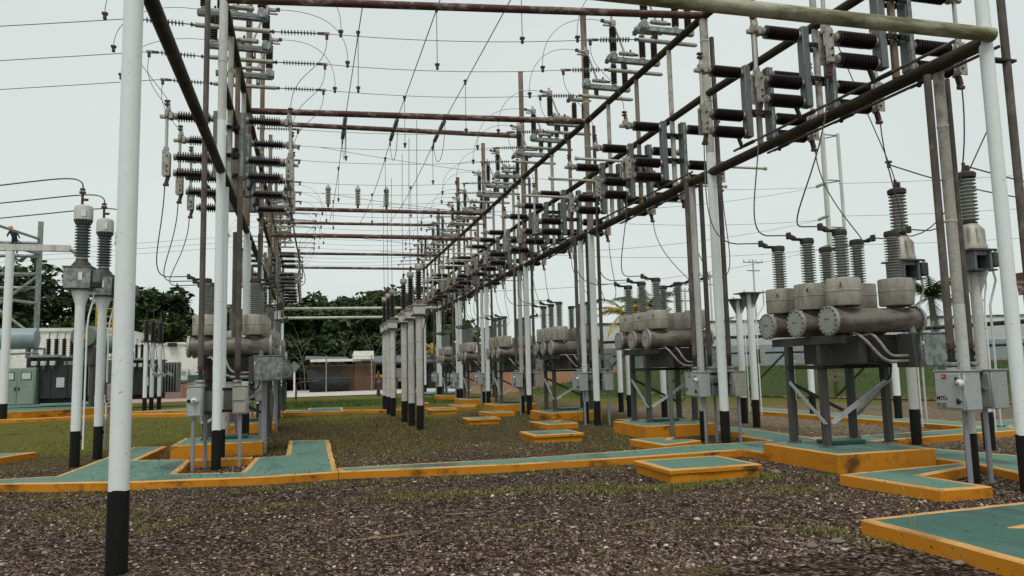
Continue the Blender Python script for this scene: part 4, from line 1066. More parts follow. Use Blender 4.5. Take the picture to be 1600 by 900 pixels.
# power transformers
def power_transformer(full):
    t = empty('power_transformer')
    m = MB(); m.box((0, 0, 1.62), (2.0, 1.8, 1.9), M['xdark'], None, .02); m.box((0, 0, 2.6), (2.2, 2.0, .07), M['xgrey']); m.box((0, 0, .58), (2.1, 1.5, .25), M['dark'])
    for x in (-1, -.3, .4, 1): m.box((x, -.92, 1.6), (.06, .05, 1.8), M['xdark'])
    m.build('tank_body', t)
    m = MB(); m.box((.15, -.935, 1.42), (.34, .012, .46), M['glass']); m.box((.52, -.935, 2.32), (.50, .012, .18), M['galv']); m.build('nameplate', t)
    for k in range(6):
        m = MB(); m.box((1.16 + k * .17, -.1, 1.62), (.085, 1.5, 1.7), M['xgrey'], None, .03); m.build('radiator', t)
    for k in range(4):
        m = MB(); m.lathe(ribbed(9, .8, .075, .125, 0), M['ins'], (-.62 + k * .34, -.2 - .02 * k, 2.72), seg=14); m.lathe([(.10, 0), (.10, .14)], M['xgrey'], (-.62 + k * .34, -.2 - .02 * k, 2.6), seg=12)
        m.cyl((-.62 + k * .34, -.2, 3.5), (-.58 + k * .34, -.2, 3.82), .02, M['brass'], seg=6); m.box((-.58 + k * .34, -.2, 3.8), (.12, .05, .04), M['galv'])
        m.build('bushing', t)
    m = MB(); m.box((-.5, -1.0, 2.66), (1.25, .34, .12), M['xgreen'], None, .02); m.build('cable_trough', t)
    for k in range(3):
        m = MB(); m.box((-.92 + k * .38, -1.05, 2.32), (.24, .26, .22), M['ctcap'], None, .03); m.cyl((-.92 + k * .38, -1.05, 2.05), (-.92 + k * .38, -1.05, 2.22), .03, M['galv'], seg=8); m.build('sensor_box', t)
    m = MB(); m.lathe([(.2, 0), (.48, .04), (.5, .1), (.5, 1.7), (.48, 1.76), (.2, 1.8)], M['xgrey'] if not full else M['lblue2'], (-3.0, .2, 3.55), (1, 0, 0), 20); m.box((-1.6, .2, 2.95), (.12, .4, .7), M['xgrey']); m.box((-2.6, .2, 2.95), (.12, .4, .7), M['xgrey']); m.build('conservator', t)
    m = MB(); m.tube([(-1.4, .2, 3.1), (-.9, .2, 3.05), (-.9, .1, 2.62)], .07, M['xgrey'], 8); m.tube([(-2.2, -.5, 2.8), (-1.0, -.5, 2.85), (-.85, -.5, 2.6)], .05, M['xgrey'], 8); m.box((-1.1, -.9, 2.3), (.36, .3, .62), M['dark'], None, .06); m.build('pipework', t)
    if full:
        m = MB(); m.box((-1.50, -.9, 1.28), (1.46, .85, 1.72), M['xgreen'], None, .03); cb = m.build('control_cabinet', t)
        for x in (-1.85, -1.16):
            m = MB(); m.box((x, -1.335, 1.28), (.655, .03, 1.64), M['xgreen'], None, .01); dr = m.build('door', cb)
            m = MB(); m.box((x + .02, -1.36, 1.76), (.42, .02, .36), M['dark'], None, .008); m.box((x + .02, -1.372, 1.76), (.36, .012, .30), M['glass']); m.build('window', dr)
            m = MB(); m.box((x + (.27 if x < -1.5 else -.27), -1.37, 1.18), (.05, .05, .16), M['dark'], None, .01); m.build('handle', dr)
    return t
M['lblue2'] = worn('pale_blue_tank_paint', (.27, .34, .36), (.18, .2, .2), .4, 2, .4)
t = power_transformer(True); t.location = (-11.35, 40.9, .05); tag(t, 'dark power transformer with pale green double door cabinet', 'power transformer')
t = power_transformer(False); t.location = (-8.35, 44.6, .05); t.scale = (.8, .9, .95); tag(t, 'second dark transformer seen behind the thick white pole', 'power transformer')
# the round drum on its frame between the two
t = empty('oil_drum', (-9.82, 38.6, 0)); tag(t, 'big round grey drum end on a dark frame between the left transformers', 'drum')
m = MB(); m.lathe([(.1, -.5), (.5, -.46), (.52, -.4), (.52, .5), (.50, .54), (.1, .56)], M['xgrey'], (0, 0, 3.55), (0, -1, 0), 26); m.build('drum_body', t)
m = MB(); m.lathe([(.16, 0), (.17, .03), (.08, .06)], M['yel'], (0, -.57, 3.5), (0, -1, 0), 14); m.lathe([(.07, 0), (.07, .08)], M['cap'], (0, -.6, 3.5), (0, -1, 0), 10); m.build('gauge', t)
m = MB(); m.box((0, 0, 2.65), (.8, .7, .85), M['steel'], None, .03); m.box((-.3, 0, 1.2), (.12, .5, 2.3), M['steel']); m.box((.3, 0, 1.2), (.12, .5, 2.3), M['steel']); m.build('frame', t)

# three slim posts with arresters
for k, (x, y) in enumerate(((-7.02, 37.2), (-6.85, 37.8), (-6.7, 38.8))):
    t = empty('arrester_post', (x, y, 0)); tag(t, 'slim white post with dark arrester on top, %s of three on the grass' % ('leftmost', 'middle', 'rightmost')[k], 'post', 'slim arrester posts on the grass')
    m = MB(); m.cyl((0, 0, .68), (0, 0, 3.2), .09, M['white'], seg=14); m.build('shaft', t)
    m = MB(); m.cyl((0, 0, -.1), (0, 0, .7), .095, M['black'], seg=14); m.build('black_band', t)
    m = MB(); m.box((0, 0, 3.22), (.4, .3, .05), M['dark']); m.lathe(ribbed(10, .95, .085, .13, 3.25), M['ins'], seg=12); m.cyl((0, 0, 4.2), (0, 0, 4.7), .02, M['brass'], seg=6); m.build('arrester', t)
    m = MB(); m.tube(bez((.1, -.05, 3.2), (.25, -.1, 2.4), (.2, -.1, 2.0), (.42, -.1, 1.75), 10), .015, M['rod'], 6); m.box((.46, -.1, 1.72), (.3, .12, .16), M['galv'], Matrix.Rotation(.5, 3, 'Y'), .02); m.build('counter', t)

# white pole with steel gantry at the far left, and the man on it
pole(-11.44, 33.8, 6.75, .15, 'white pole with black foot carrying a pale beam at the far left', None, band=.72, name='support_pole', group=None)
o = MB().box((0, 0, 0), (8.2, .2, .26), M['white_old'], None, .01).build('steel_beam'); o.location = (-13.4, 33.8, 6.9); tag(o, 'pale steel beam resting on the far left white pole', 'beam')
o = MB().lathe(ribbed(8, .7, .05, .09, 0), M['ins_grey'], seg=12).build('strain_insulator'); o.location = (-9.3, 33.8, 6.85); o.rotation_euler = (0, R(125), 0); tag(o, 'grey insulator hanging askew from the pale far left beam', 'insulator')
t = empty('steel_gantry', (-16, 52, 0)); tag(t, 'tall grey pipe gantry with crossed braces at the far left', 'gantry')
for nm, pts, r in (('column', [(0, 0, 0), (0, 0, 11.4)], .16), ('column', [(-4.6, 0, 0), (-4.6, 0, 11.4)], .16), ('column', [(0, -22, 0), (0, -22, 10.4)], .001), ('column', [(-1.9, 16, 0), (-1.9, 16, 13.4)], .17)):
    if r < .01: continue
    MB().cyl(pts[0], pts[1], r, M['galv'], seg=10).build(nm, t)
for a, b_ in (((0, 0, 9.4), (-6, -18, 10.0)), ((0, 0, 3.9), (-6, -18, 4.4)), ((-9, .3, 8.15), (0, .3, 8.15)), ((-9, .3, 10.1), (0, .3, 10.1)), ((-9, -.3, 9.2), (0, -.3, 9.2)), ((-9, 0, 4.1), (0, 0, 4.1))):
    MB().cyl(a, b_, .11, M['galv'], seg=10).build('beam', t)
for a, b_ in (((0, 0, 10.3), (-7, -20, 11.6)), ((0, 0, 6.3), (-7, -20, 6.4)), ((-9, .2, 7.3), (0, .2, 7.3)), ((-1.2, -10, 4.3), (-1.2, -10, 6.0)), ((-1.2, -10, 6.0), (-5, -18, 6.5))):
    MB().cyl(a, b_, .085, M['galv'], seg=8).build('beam', t)
for a, b_ in (((0, 0, 8), (-4.6, 0, 4.2)), ((0, 0, 4.2), (-4.6, 0, 8))):
    MB().cyl(a, b_, .09, M['galv'], seg=8).build('brace', t)
def worker():
    t = empty('person', (-17.25, 51.55, 9.31)); tag(t, 'person in dark work clothes and yellow hard hat standing on the far left gantry', 'person')
    J = dict(pel=(0, 0, .86), sp=(-.03, -.02, 1.08), ch=(-.10, -.04, 1.30), nk=(-.15, -.06, 1.44), hd=(-.19, -.09, 1.54), tp=(-.21, -.10, 1.63),
             hl=(-.09, 0, .84), kl=(-.06, -.08, .46), al=(-.02, .0, .07), tl=(-.03, -.16, .03), hr=(.09, 0, .84), kr=(.16, -.10, .47), ar=(.17, .02, .07), tr=(.18, -.14, .03),
             sl=(-.28, -.04, 1.33), el=(-.34, -.16, 1.08), wl=(-.26, -.36, 1.0), dl=(-.24, -.44, .98), sr=(.08, -.04, 1.34), er=(.24, -.14, 1.12), wr=(.36, -.28, .95), dr=(.41, -.34, .90))
    E_ = [('pel', 'sp'), ('sp', 'ch'), ('ch', 'nk'), ('nk', 'hd'), ('hd', 'tp'), ('pel', 'hl'), ('hl', 'kl'), ('kl', 'al'), ('al', 'tl'), ('pel', 'hr'), ('hr', 'kr'), ('kr', 'ar'), ('ar', 'tr'), ('ch', 'sl'), ('sl', 'el'), ('el', 'wl'), ('wl', 'dl'), ('ch', 'sr'), ('sr', 'er'), ('er', 'wr'), ('wr', 'dr')]
    rad = dict(pel=.135, sp=.125, ch=.15, nk=.06, hd=.10, tp=.085, hl=.095, kl=.065, al=.05, tl=.045, hr=.095, kr=.065, ar=.05, tr=.045, sl=.07, el=.052, wl=.036, dl=.04, sr=.07, er=.052, wr=.036, dr=.04)
    ks = list(J); me = bpy.data.meshes.new('body'); me.from_pydata([J[k] for k in ks], [(ks.index(a), ks.index(b_)) for a, b_ in E_], [])
    o = bpy.data.objects.new('body', me); C.objects.link(o)
    o.modifiers.new('s', 'SKIN'); 
    for i, k in enumerate(ks): me.skin_vertices[0].data[i].radius = (rad[k], rad[k]); me.skin_vertices[0].data[i].use_root = (k == 'pel')
    sb = o.modifiers.new('d', 'SUBSURF'); sb.levels = 2; sb.render_levels = 2
    dg = bpy.context.evaluated_depsgraph_get(); me2 = bpy.data.meshes.new_from_object(o.evaluated_get(dg)); me2.name = 'body'
    o.modifiers.clear(); o.data = me2; me2.materials.clear(); me2.materials.append(M['cloth']); me2.materials.append(M['skin'])
    for f in me2.polygons:
        c = f.center; f.use_smooth = True
        f.material_index = 1 if (c.z > 1.45 or (Vector(c) - Vector(J['dl'])).length < .08 or (Vector(c) - Vector(J['dr'])).length < .08) else 0
    o.parent = t
    m = MB(); m.lathe([(.165, 0), (.165, .012), (.128, .02), (.125, .06), (.10, .115), (.05, .145), (.01, .15)], M['helmet'], (-.20, -.11, 1.575), (-.08, -.12, 1), 18); m.build('hard_hat', t)
    m = MB(); m.tube([(.0, .14, 1.0), (.3, .1, .7), (.55, .05, .35)], .03, M['cloth'], 8); m.build('safety_lanyard', t)
worker()

# orange mesh fences
def mesh_mat():
    m, nt, b = nodes_of('orange_plastic_netting')
    v = coord(nt, (21, 21, 21)); sp = nt.nodes.new('ShaderNodeSeparateXYZ'); nt.links.new(v, sp.inputs[0])
    def band(o): return fmath(nt, 'LESS_THAN', fmath(nt, 'FRACT', o), .30)
    a = fmath(nt, 'MAXIMUM', band(fmath(nt, 'ADD', sp.outputs[0], sp.outputs[1])), band(sp.outputs[2]))
    nt.links.new(a, b.inputs['Alpha']); b.inputs['Base Color'].default_value = (.74, .33, .24, 1); b.inputs['Roughness'].default_value = .7
    return m
M['net'] = mesh_mat()
def net(x0, y0, x1, y1, h, lab, z=0.0):
    t = empty('safety_fence', (x0, y0, z)); tag(t, lab, 'fence', 'orange netting fences'); d = Vector((x1 - x0, y1 - y0, 0)); n = max(2, int(d.length / 2.2))
    m = MB(); vs = []; fs = []
    for k in range(n * 4 + 1):
        f = k / (n * 4); q = d * f; w = .06 * math.sin(k * 1.9)
        hh = h - .10 * abs(math.sin(f * n * PI))
        vs += [(q.x, q.y + w, .08), (q.x, q.y - w, hh)]
    fs = [(2 * k, 2 * k + 2, 2 * k + 3, 2 * k + 1) for k in range(n * 4)]
    m.add(vs, fs, M['net']).build('netting', t)
    for k in range(n + 1):
        q = d * (k / n); MB().cyl((q.x, q.y + .05, 0), (q.x, q.y + .05, h + .12), .03, M['grime'], seg=6).build('stake', t)
net(-15.5, 47.2, -4.4, 50.2, 1.25, 'orange netting fence between the transformers and the left gantry')
net(9.5, 47.5, 19.0, 43.5, 1.5, 'salmon orange netting fence behind the right breakers')

# shacks at the end of the corridor
t = empty('shack', (2.6, 66, 0)); tag(t, 'low shack of brown plywood sheets with patched roof behind the road', 'shack')
m = MB(); m.box((-.9, 1.2, 1.2), (2.9, 2.4, 2.4), M['ply2']); m.box((.9, -.05, 1.15), (1.3, .08, 2.3), M['ply2']); m.build('wall', t)
m = MB(); m.box((2.25, -.16, 1.18), (1.75, .07, 2.45), M['ply'], Matrix.Rotation(.05, 3, 'Y')); m.build('panel', t)
m = MB(); m.box((-.9, .9, 2.86), (3.6, 3.0, .08), M['tin'], Matrix.Rotation(.05, 3, 'Y') @ Matrix.Rotation(.10, 3, 'X')); m.box((-.2, -.55, 2.66), (4.2, .1, .22), M['wh']); m.build('roof', t)
m = MB(); m.box((2.1, .2, 2.92), (1.7, 2.2, .7), M['wh'], Matrix.Rotation(-.12, 3, 'X'), .02); m.build('awning', t)
m = MB(); rnd = random.Random(5); vs = []; fs = []
for j in range(9):
    for i in range(13):
        u, v = i / 12, j / 8
        vs.append((-2.6 + 3.6 * u * (1 - .25 * v) + .25 * v, -.35 - .5 * math.sin(v * 2.6) - .08 * rnd.random(), 1.85 - 1.75 * v - .55 * u * (1 - v) + .12 * rnd.uniform(-1, 1)))
fs = [(j * 13 + i, j * 13 + i + 1, (j + 1) * 13 + i + 1, (j + 1) * 13 + i) for j in range(8) for i in range(12)]
m.add(vs, fs, M['tarp']).build('tarpaulin', t)
t = empty('market_stall', (8.2, 67, 0)); tag(t, 'open fronted stall with long grey tin roof beside the plywood shack', 'stall')
m = MB(); m.box((.8, 1.6, 2.75), (8.6, 4.2, .08), M['tin'], Matrix.Rotation(.14, 3, 'X')); m.box((.8, -.45, 2.42), (8.6, .06, .16), M['tin']); m.build('roof', t)
for x in (-3.2, -1.2, .8, 2.9, 4.8): MB().cyl((x, -.3, 0), (x, -.3, 2.45), .06, M['ply'], seg=8).build('post', t)
m = MB(); m.box((.8, 3.2, 1.2), (8.4, .1, 2.4), M['tarp']); m.box((3.6, 1.2, 1.2), (2.6, 2.4, 2.4), M['tarp']); m.build('back_wall', t)
m = MB(); m.box((-1.6, .1, .55), (2.4, .6, .9), M['ply2']); m.box((-1.5, .1, 1.04), (2.6, .7, .06), M['ply']); m.build('counter', t)
for k, (x, z, mt) in enumerate(((-2.3, 1.2, 'yel'), (-1.8, 1.2, 'yel'), (-1.2, 1.2, 'ply'), (-.7, 1.2, 'yel'))):
    o = MB().box((8.2 + x, 67.05, z + .02), (.38, .4, .26), M[mt], None, .02).build('crate'); tag(o, ('leftmost yellow crate on the stall counter', 'second yellow crate on the stall counter', 'brown crate on the stall counter', 'rightmost yellow crate on the stall counter')[k], 'crate', 'crates on the stall counter')
o = MB().box((8.2 - .5, 68.2, 1.3), (1.1, .08, 1.2), M['wh'], None, .01).build('board'); tag(o, 'pale board leaning at the back of the stall', 'board')
o = MB().lathe([(.26, 0), (.29, .1), (.29, .75), (.25, .85)], M['lblue'], seg=16).build('water_barrel'); o.location = (12.6, 65.2, .02); tag(o, 'light blue barrel right of the stall', 'barrel')
t = empty('notice_sign', (-.9, 60.5, 0)); tag(t, 'small tilted sign on a post left of the plywood shack', 'sign')
MB().cyl((0, 0, 0), (0, 0, 1.9), .07, M['wh'], seg=8).build('post', t); MB().box((0, -.09, 2.15), (.62, .03, .62), M['xgrey'], Matrix.Rotation(.7, 3, 'Y'), .005).build('sign_board', t)
m = MB(); m.tube([(-.4, 0, .0), (-.38, 0, .95), (-.15, 0, 1.1), (.9, 0, 1.12)], .06, M['rust'], 8); o = m.build('standpipe'); o.location = (-.2, 46.5, 0); tag(o, 'rusty bent standpipe on the grass before the road', 'pipe')
m = MB(); m.lathe([(.10, 0), (.12, .3), (.09, .7), (.14, 1.0), (.08, 1.35), (.1, 1.5), (.02, 1.7)], M['rust'], seg=9); o = m.build('old_stump'); o.location = (4.05, 44.5, 0); tag(o, 'thin rusty stump post standing in the grass before the road', 'post')
o = MB().box((0, 0, .12), (2.3, 1.6, .14), M['lblue'], None, .02).build('plastic_sheet'); o.location = (8.2, 50.5, 0); tag(o, 'blue sheet lying on the ground before the road', 'sheet')
t = empty('wire_fence', (0, 63.2, 0)); tag(t, 'thin wire fence with grey posts in front of the shacks', 'fence')
for x in (-12, -7, -2.0, 1.55, 5.2, 9.0, 14): MB().cyl((x, 0, 0), (x, 0, 3.0), .05, M['galv'], seg=8).build('fence_post', t)
m = MB()
for z in (1.2, 2.2, 2.9): m.cyl((-12, 0, z), (14, 0, z), .012, M['wire'], seg=4)
m.build('fence_wire', t)

# chain-link fence and walls on the right
def link_mat():
    m, nt, b = nodes_of('chain_link_mesh')
    v = coord(nt); sp = nt.nodes.new('ShaderNodeSeparateXYZ'); nt.links.new(v, sp.inputs[0])
    u = fmath(nt, 'MULTIPLY', fmath(nt, 'SUBTRACT', sp.outputs[0], sp.outputs[1]), 13.0); w = fmath(nt, 'MULTIPLY', sp.outputs[2], 17.0)
    a = fmath(nt, 'LESS_THAN', fmath(nt, 'FRACT', fmath(nt, 'ADD', u, w)), .16); c = fmath(nt, 'LESS_THAN', fmath(nt, 'FRACT', fmath(nt, 'SUBTRACT', u, w)), .16)
    nt.links.new(fmath(nt, 'MAXIMUM', a, c), b.inputs['Alpha']); b.inputs['Base Color'].default_value = (.13, .13, .125, 1); b.inputs['Metallic'].default_value = .3; b.inputs['Roughness'].default_value = .6
    return m
M['link'] = link_mat()
FP = [(14.5, 38.0), (17.2, 34.6), (19.6, 31.0), (21.6, 27.2), (22.9, 23.2), (23.0, 19.2), (22.0, 15.2), (20.5, 11.5)]
t = empty('chain_link_fence', (0, 0, 0)); tag(t, 'rusty chain link fence with braced posts along the right side of the yard', 'fence')
m = MB(); r = MB()
for k, ((x0, y0), (x1, y1)) in enumerate(zip(FP, FP[1:])):
    z0, z1 = ground_z(x0, y0), ground_z(x1, y1); H_ = 2.75
    m.add([(x0, y0, z0 + .05), (x1, y1, z1 + .05), (x1, y1, z1 + H_), (x0, y0, z0 + H_)], [(0, 1, 2, 3)], M['link'])
    for q in (.04, H_ - .75, H_): r.cyl((x0, y0, z0 + q), (x1, y1, z1 + q), .045 if q < H_ else .075, M['rust'] if q < .1 else M['rail'], seg=8)
    r.cyl((x0, y0, z0 + .1), (x0 + (x1 - x0) * .5, y0 + (y1 - y0) * .5, (z0 + z1) / 2 + H_ - .75), .045, M['rail'], seg=6)
m.build('mesh_panel', t, False); r.build('rail', t)
for k, (x, y) in enumerate(FP): MB().cyl((x, y, ground_z(x, y) - .1), (x, y, ground_z(x, y) + 3.0), .07, M['rust'] if k % 2 else M['galv'], seg=10).build('fence_post', t)
t = empty('boundary_wall', (0, 0, 0)); tag(t, 'long boundary wall, blue below and stained white above, beyond the grass slope', 'wall')
a, b_ = Vector((20, 52, 0)), Vector((95, 36, 0)); q = (b_ - a).to_track_quat('X', 'Z').to_matrix(); c = (a + b_) / 2; L_ = (b_ - a).length
MB().box((c.x, c.y, 1.75), (L_, .25, 2.3), M['blue'], q).build('lower_wall', t)
MB().box((c.x + .9, c.y + 4.0, 2.9), (L_, .3, 4.0), M['whitewall'], q).build('upper_wall', t)
m = MB(); m.box((c.x + .9, c.y + 3.95, 4.95), (L_, .4, .12), M['rust'], q); m.build('coping', t)
# flowers along the foot of the wall read as small yellow clumps
m = MB(); rnd = random.Random(3); M['flower'] = plain('yellow_flowers', (.50, .36, .03), .8)
for k in range(700):
    f = rnd.random(); p = a.lerp(b_, f); y = p.y - 3 - rnd.random() * 2.5; s_ = rnd.uniform(.05, .12)
    if (int(f * 40) % 3) == 0: continue
    m.box((p.x + rnd.uniform(-.5, .5), y, ground_z(p.x, y) + rnd.uniform(.05, .3)), (s_, s_, s_), M['flower'], Matrix.Rotation(rnd.random() * 3, 3, 'X'))
o = m.build('flower_bed'); tag(o, 'yellow flowers growing below the blue wall', 'flowers', None, 'stuff')
# sign plate at the right behind the rods
t = empty('sign_plate', (19.2, 16.2, 0)); tag(t, 'small mossy square sign plate on a stake by the right fence', 'sign')
MB().cyl((0, 0, 0), (0, 0, 3.9), .03, M['galv'], seg=8).build('stake', t); MB().box((.0, -.05, 3.6), (.56, .02, .62), M['rust'], Matrix.Rotation(-.12, 3, 'Y')).build('plate', t)
# low roofs between the breakers and the wall
o = MB().box((0, 0, 2.2), (16, 5, 2.2), M['whitewall']).build('distant_building'); o.location = (33, 74, 0); tag(o, 'low pale building seen between the second breaker and the palms', 'building')

# radio mast and poles
t = empty('lattice_mast', (49, 60, 0)); tag(t, 'tall pale three legged mast beyond the front breaker', 'mast')
LEG = [(-.85, 0), (.85, 0), (0, 1.3)]
for x, y in LEG: MB().cyl((x, y, 0), (x, y, 23.6), .16, M['white_old'], seg=8).build('leg', t)
m = MB()
for z in (5.0, 9.6, 14.3, 18.9, 23.4):
    for i in range(3):
        (x0, y0), (x1, y1) = LEG[i], LEG[(i + 1) % 3]
        m.cyl((x0, y0, z), (x1, y1, z), .06, M['galv'], seg=6)
m.build('brace', t)
for k, z in enumerate((18.6, 15.4, 12.6)):
    o = MB().lathe(ribbed(7, 1.3, .09, .16, 0), M['ins_grey'], seg=10).build('strain_insulator'); o.location = (48.1, 60, z); o.rotation_euler = Vector((-1, -.1, -.38)).to_track_quat('Z', 'Y').to_euler()
    tag(o, 'grey line insulator tied to the lattice mast, %s of three' % ('topmost', 'middle', 'lowest')[k], 'insulator', 'line insulators on the mast')
    for j, (dx, dz) in enumerate(((-42, -3.0), (-46, 1.0))):
        wire(sag((46.9, 59.9, z - .5), (46.9 + dx, 52, z - .5 + dz - 2), 1.2, 14), 'far power line leaving the mast, %s level, %s strand' % (('top', 'middle', 'low')[k], ('first', 'second')[j]), .016, 'power_line', 'power lines from the mast')
    wire(sag((49.5, 60, z), (95, 42, z + 2.5), 1.0, 12), 'far power line running right from the mast, %s level' % ('top', 'middle', 'low')[k], .018, 'power_line', 'power lines from the mast')
for k, (x, y, h) in enumerate(((46.2, 70, 12.6), (33.6, 62, 8.6), (38.6, 66, 10.6))):
    t = empty('utility_pole', (x, y, 0)); tag(t, ('tallest distant pole with crossarm', 'distant pole left of the wide headed post', 'distant thin pole between the other two')[k], 'utility pole', 'distant utility poles')
    MB().cyl((0, 0, 0), (0, 0, h), .14, M['white_old'], r1=.09, seg=8).build('shaft', t)
    m = MB(); m.box((0, 0, h - .3), (2.4, .1, .1), M['galv']); m.box((0, 0, h - 1.2), (1.5, .1, .1), M['galv'])
    for x_ in (-1.1, -.4, .4, 1.1): m.cyl((x_, 0, h - .25), (x_, 0, h), .05, M['ins_grey'], seg=6)
    m.build('crossarm', t)
# ------------------------------------------------------------------ trees and palms
def leaf_mat(name, a, b_, c_, rough=.6):
    m, nt, b = nodes_of(name)
    g = nt.nodes.new('ShaderNodeNewGeometry')
    col = ramp(nt, g.outputs['Random Per Island'], [(0, a), (.55, b_), (1, c_)])
    big = noise(nt, coord(nt), .35, 3, .6)
    col = mixc(nt, vramp(nt, big, .35, .68), col, tuple(x * .62 for x in b_))
    nt.links.new(col, b.inputs['Base Color']); b.inputs['Roughness'].default_value = rough; b.inputs['Specular IOR Level'].default_value = .25
    return m
LEAF = [leaf_mat('dark_forest_leaves', (0.0195, 0.037, 0.0137), (0.041, 0.0702, 0.0215), (0.0936, 0.1326, 0.039)),
        leaf_mat('mid_green_leaves', (0.0273, 0.0488, 0.0137), (0.0585, 0.0916, 0.0254), (0.1248, 0.1599, 0.0468)),
        leaf_mat('grey_green_leaves', (0.0273, 0.041, 0.0195), (0.0565, 0.0741, 0.0331), (0.1131, 0.1365, 0.0585))]
PALM = leaf_mat('palm_leaves', (0.0351, 0.0597, 0.0175), (0.079, 0.1141, 0.0316), (0.1755, 0.2018, 0.0614))
PALMY = leaf_mat('yellowing_palm_leaves', (0.1053, 0.0965, 0.0211), (0.2984, 0.2194, 0.0351), (0.5792, 0.3686, 0.0527))
M['bark'] = worn('pale_bark', (.16, .145, .115), (.07, .06, .045), .7, 4, .85, stretch=(1, 1, .3))

def leaf_cloud(rng, centres, radii, n_each, size, mat, name, parent):
    """many separate small leaf faces gathered in clumps"""
    V, n = [], 0
    for (cx_, cy_, cz_), rr in zip(centres, radii):
        k = n_each
        d = rng.normal(size=(k, 3)); d /= np.linalg.norm(d, axis=1)[:, None]
        rad = rng.uniform(.25, 1.0, size=(k, 1)) ** .5
        p = np.array([cx_, cy_, cz_]) + d * rad * np.array(rr)
        a = rng.normal(size=(k, 3)); a[:, 2] *= .55; a /= np.linalg.norm(a, axis=1)[:, None]
        b_ = np.cross(a, rng.normal(size=(k, 3)) + np.array([0, 0, 1.2])); b_ /= np.linalg.norm(b_, axis=1)[:, None] + 1e-9
        s = rng.uniform(.6, 1.35, size=(k, 1)) * size
        q = np.stack([p - a * s, p + b_ * s * .42, p + a * s, p - b_ * s * .42], 1)
        V.append(q.reshape(-1, 3))
    V = np.concatenate(V); nf = len(V) // 4
    me = bpy.data.meshes.new(name)
    me.vertices.add(len(V)); me.vertices.foreach_set('co', V.ravel())
    me.loops.add(nf * 4); me.loops.foreach_set('vertex_index', np.arange(nf * 4))
    me.polygons.add(nf); me.polygons.foreach_set('loop_start', np.arange(nf) * 4); me.polygons.foreach_set('loop_total', np.full(nf, 4))
    me.materials.append(mat); me.update(); me.validate()
    o = bpy.data.objects.new(name, me); C.objects.link(o); o.parent = parent
    return o

def tree(x, y, h, w, seed, kind, lab, base=.30, size=.42, dens=1.0, zb=0, group='trees beyond the yard', flat=.8, bare=False):
    rng = np.random.default_rng(seed); rnd = random.Random(seed)
    t = empty('broadleaf_tree', (x, y, zb)); tag(t, lab, 'tree', group)
    m = MB(); r0 = .028 * h + .05
    m.tube([(0, 0, -.2), (rnd.uniform(-.1, .1), 0, h * .2), (rnd.uniform(-.3, .3), rnd.uniform(-.2, .2), h * .45), (rnd.uniform(-.5, .5), 0, h * .78)], [r0, r0 * .8, r0 * .55, r0 * .2], M['bark'], 9)
    cs, rs = [], []
    nl = 9
    for k in range(nl):
        a = 2 * PI * k / nl + rnd.uniform(-.4, .4); zz = h * rnd.uniform(.42, .86); rad = w * rnd.uniform(.35, .86) * (1 - .35 * (zz / h - .4))
        e = Vector((math.cos(a) * rad, math.sin(a) * rad * .9, zz)); s0 = Vector((0, 0, zz * rnd.uniform(.45, .7)))
        m.tube([s0, s0.lerp(e, .5) + Vector((0, 0, .06 * h)), e], [r0 * .4, r0 * .25, r0 * .07], M['bark'], 6)
        for j in range(5):
            c = e + Vector((rnd.gauss(0, w * .20), rnd.gauss(0, w * .20), rnd.gauss(0, h * .06))); cs.append(c)
            q = w * rnd.uniform(.17, .34); rs.append((q, q, q * flat * rnd.uniform(.5, .9)))
    for j in range(14):
        a = rnd.uniform(0, 2 * PI); u = rnd.random() ** .5
        c = Vector((math.cos(a) * u * w * .75, math.sin(a) * u * w * .75, h * (.97 - .34 * u * u + rnd.uniform(-.08, .03)))); cs.append(c)
        q = w * rnd.uniform(.18, .32); rs.append((q, q, q * flat * .7))
    for j in range(int(14 * (1 - base))):
        a = rnd.uniform(0, 2 * PI); u = rnd.uniform(.4, 1)
        cs.append(Vector((math.cos(a) * u * w * .8, math.sin(a) * u * w * .8, h * rnd.uniform(base, .6)))); q = w * rnd.uniform(.2, .36); rs.append((q, q, q * flat * .8))
    m.build('trunk', t)
    leaf_cloud(rng, cs, rs, int(72 * dens), size, LEAF[kind], 'crown', t)
    return t

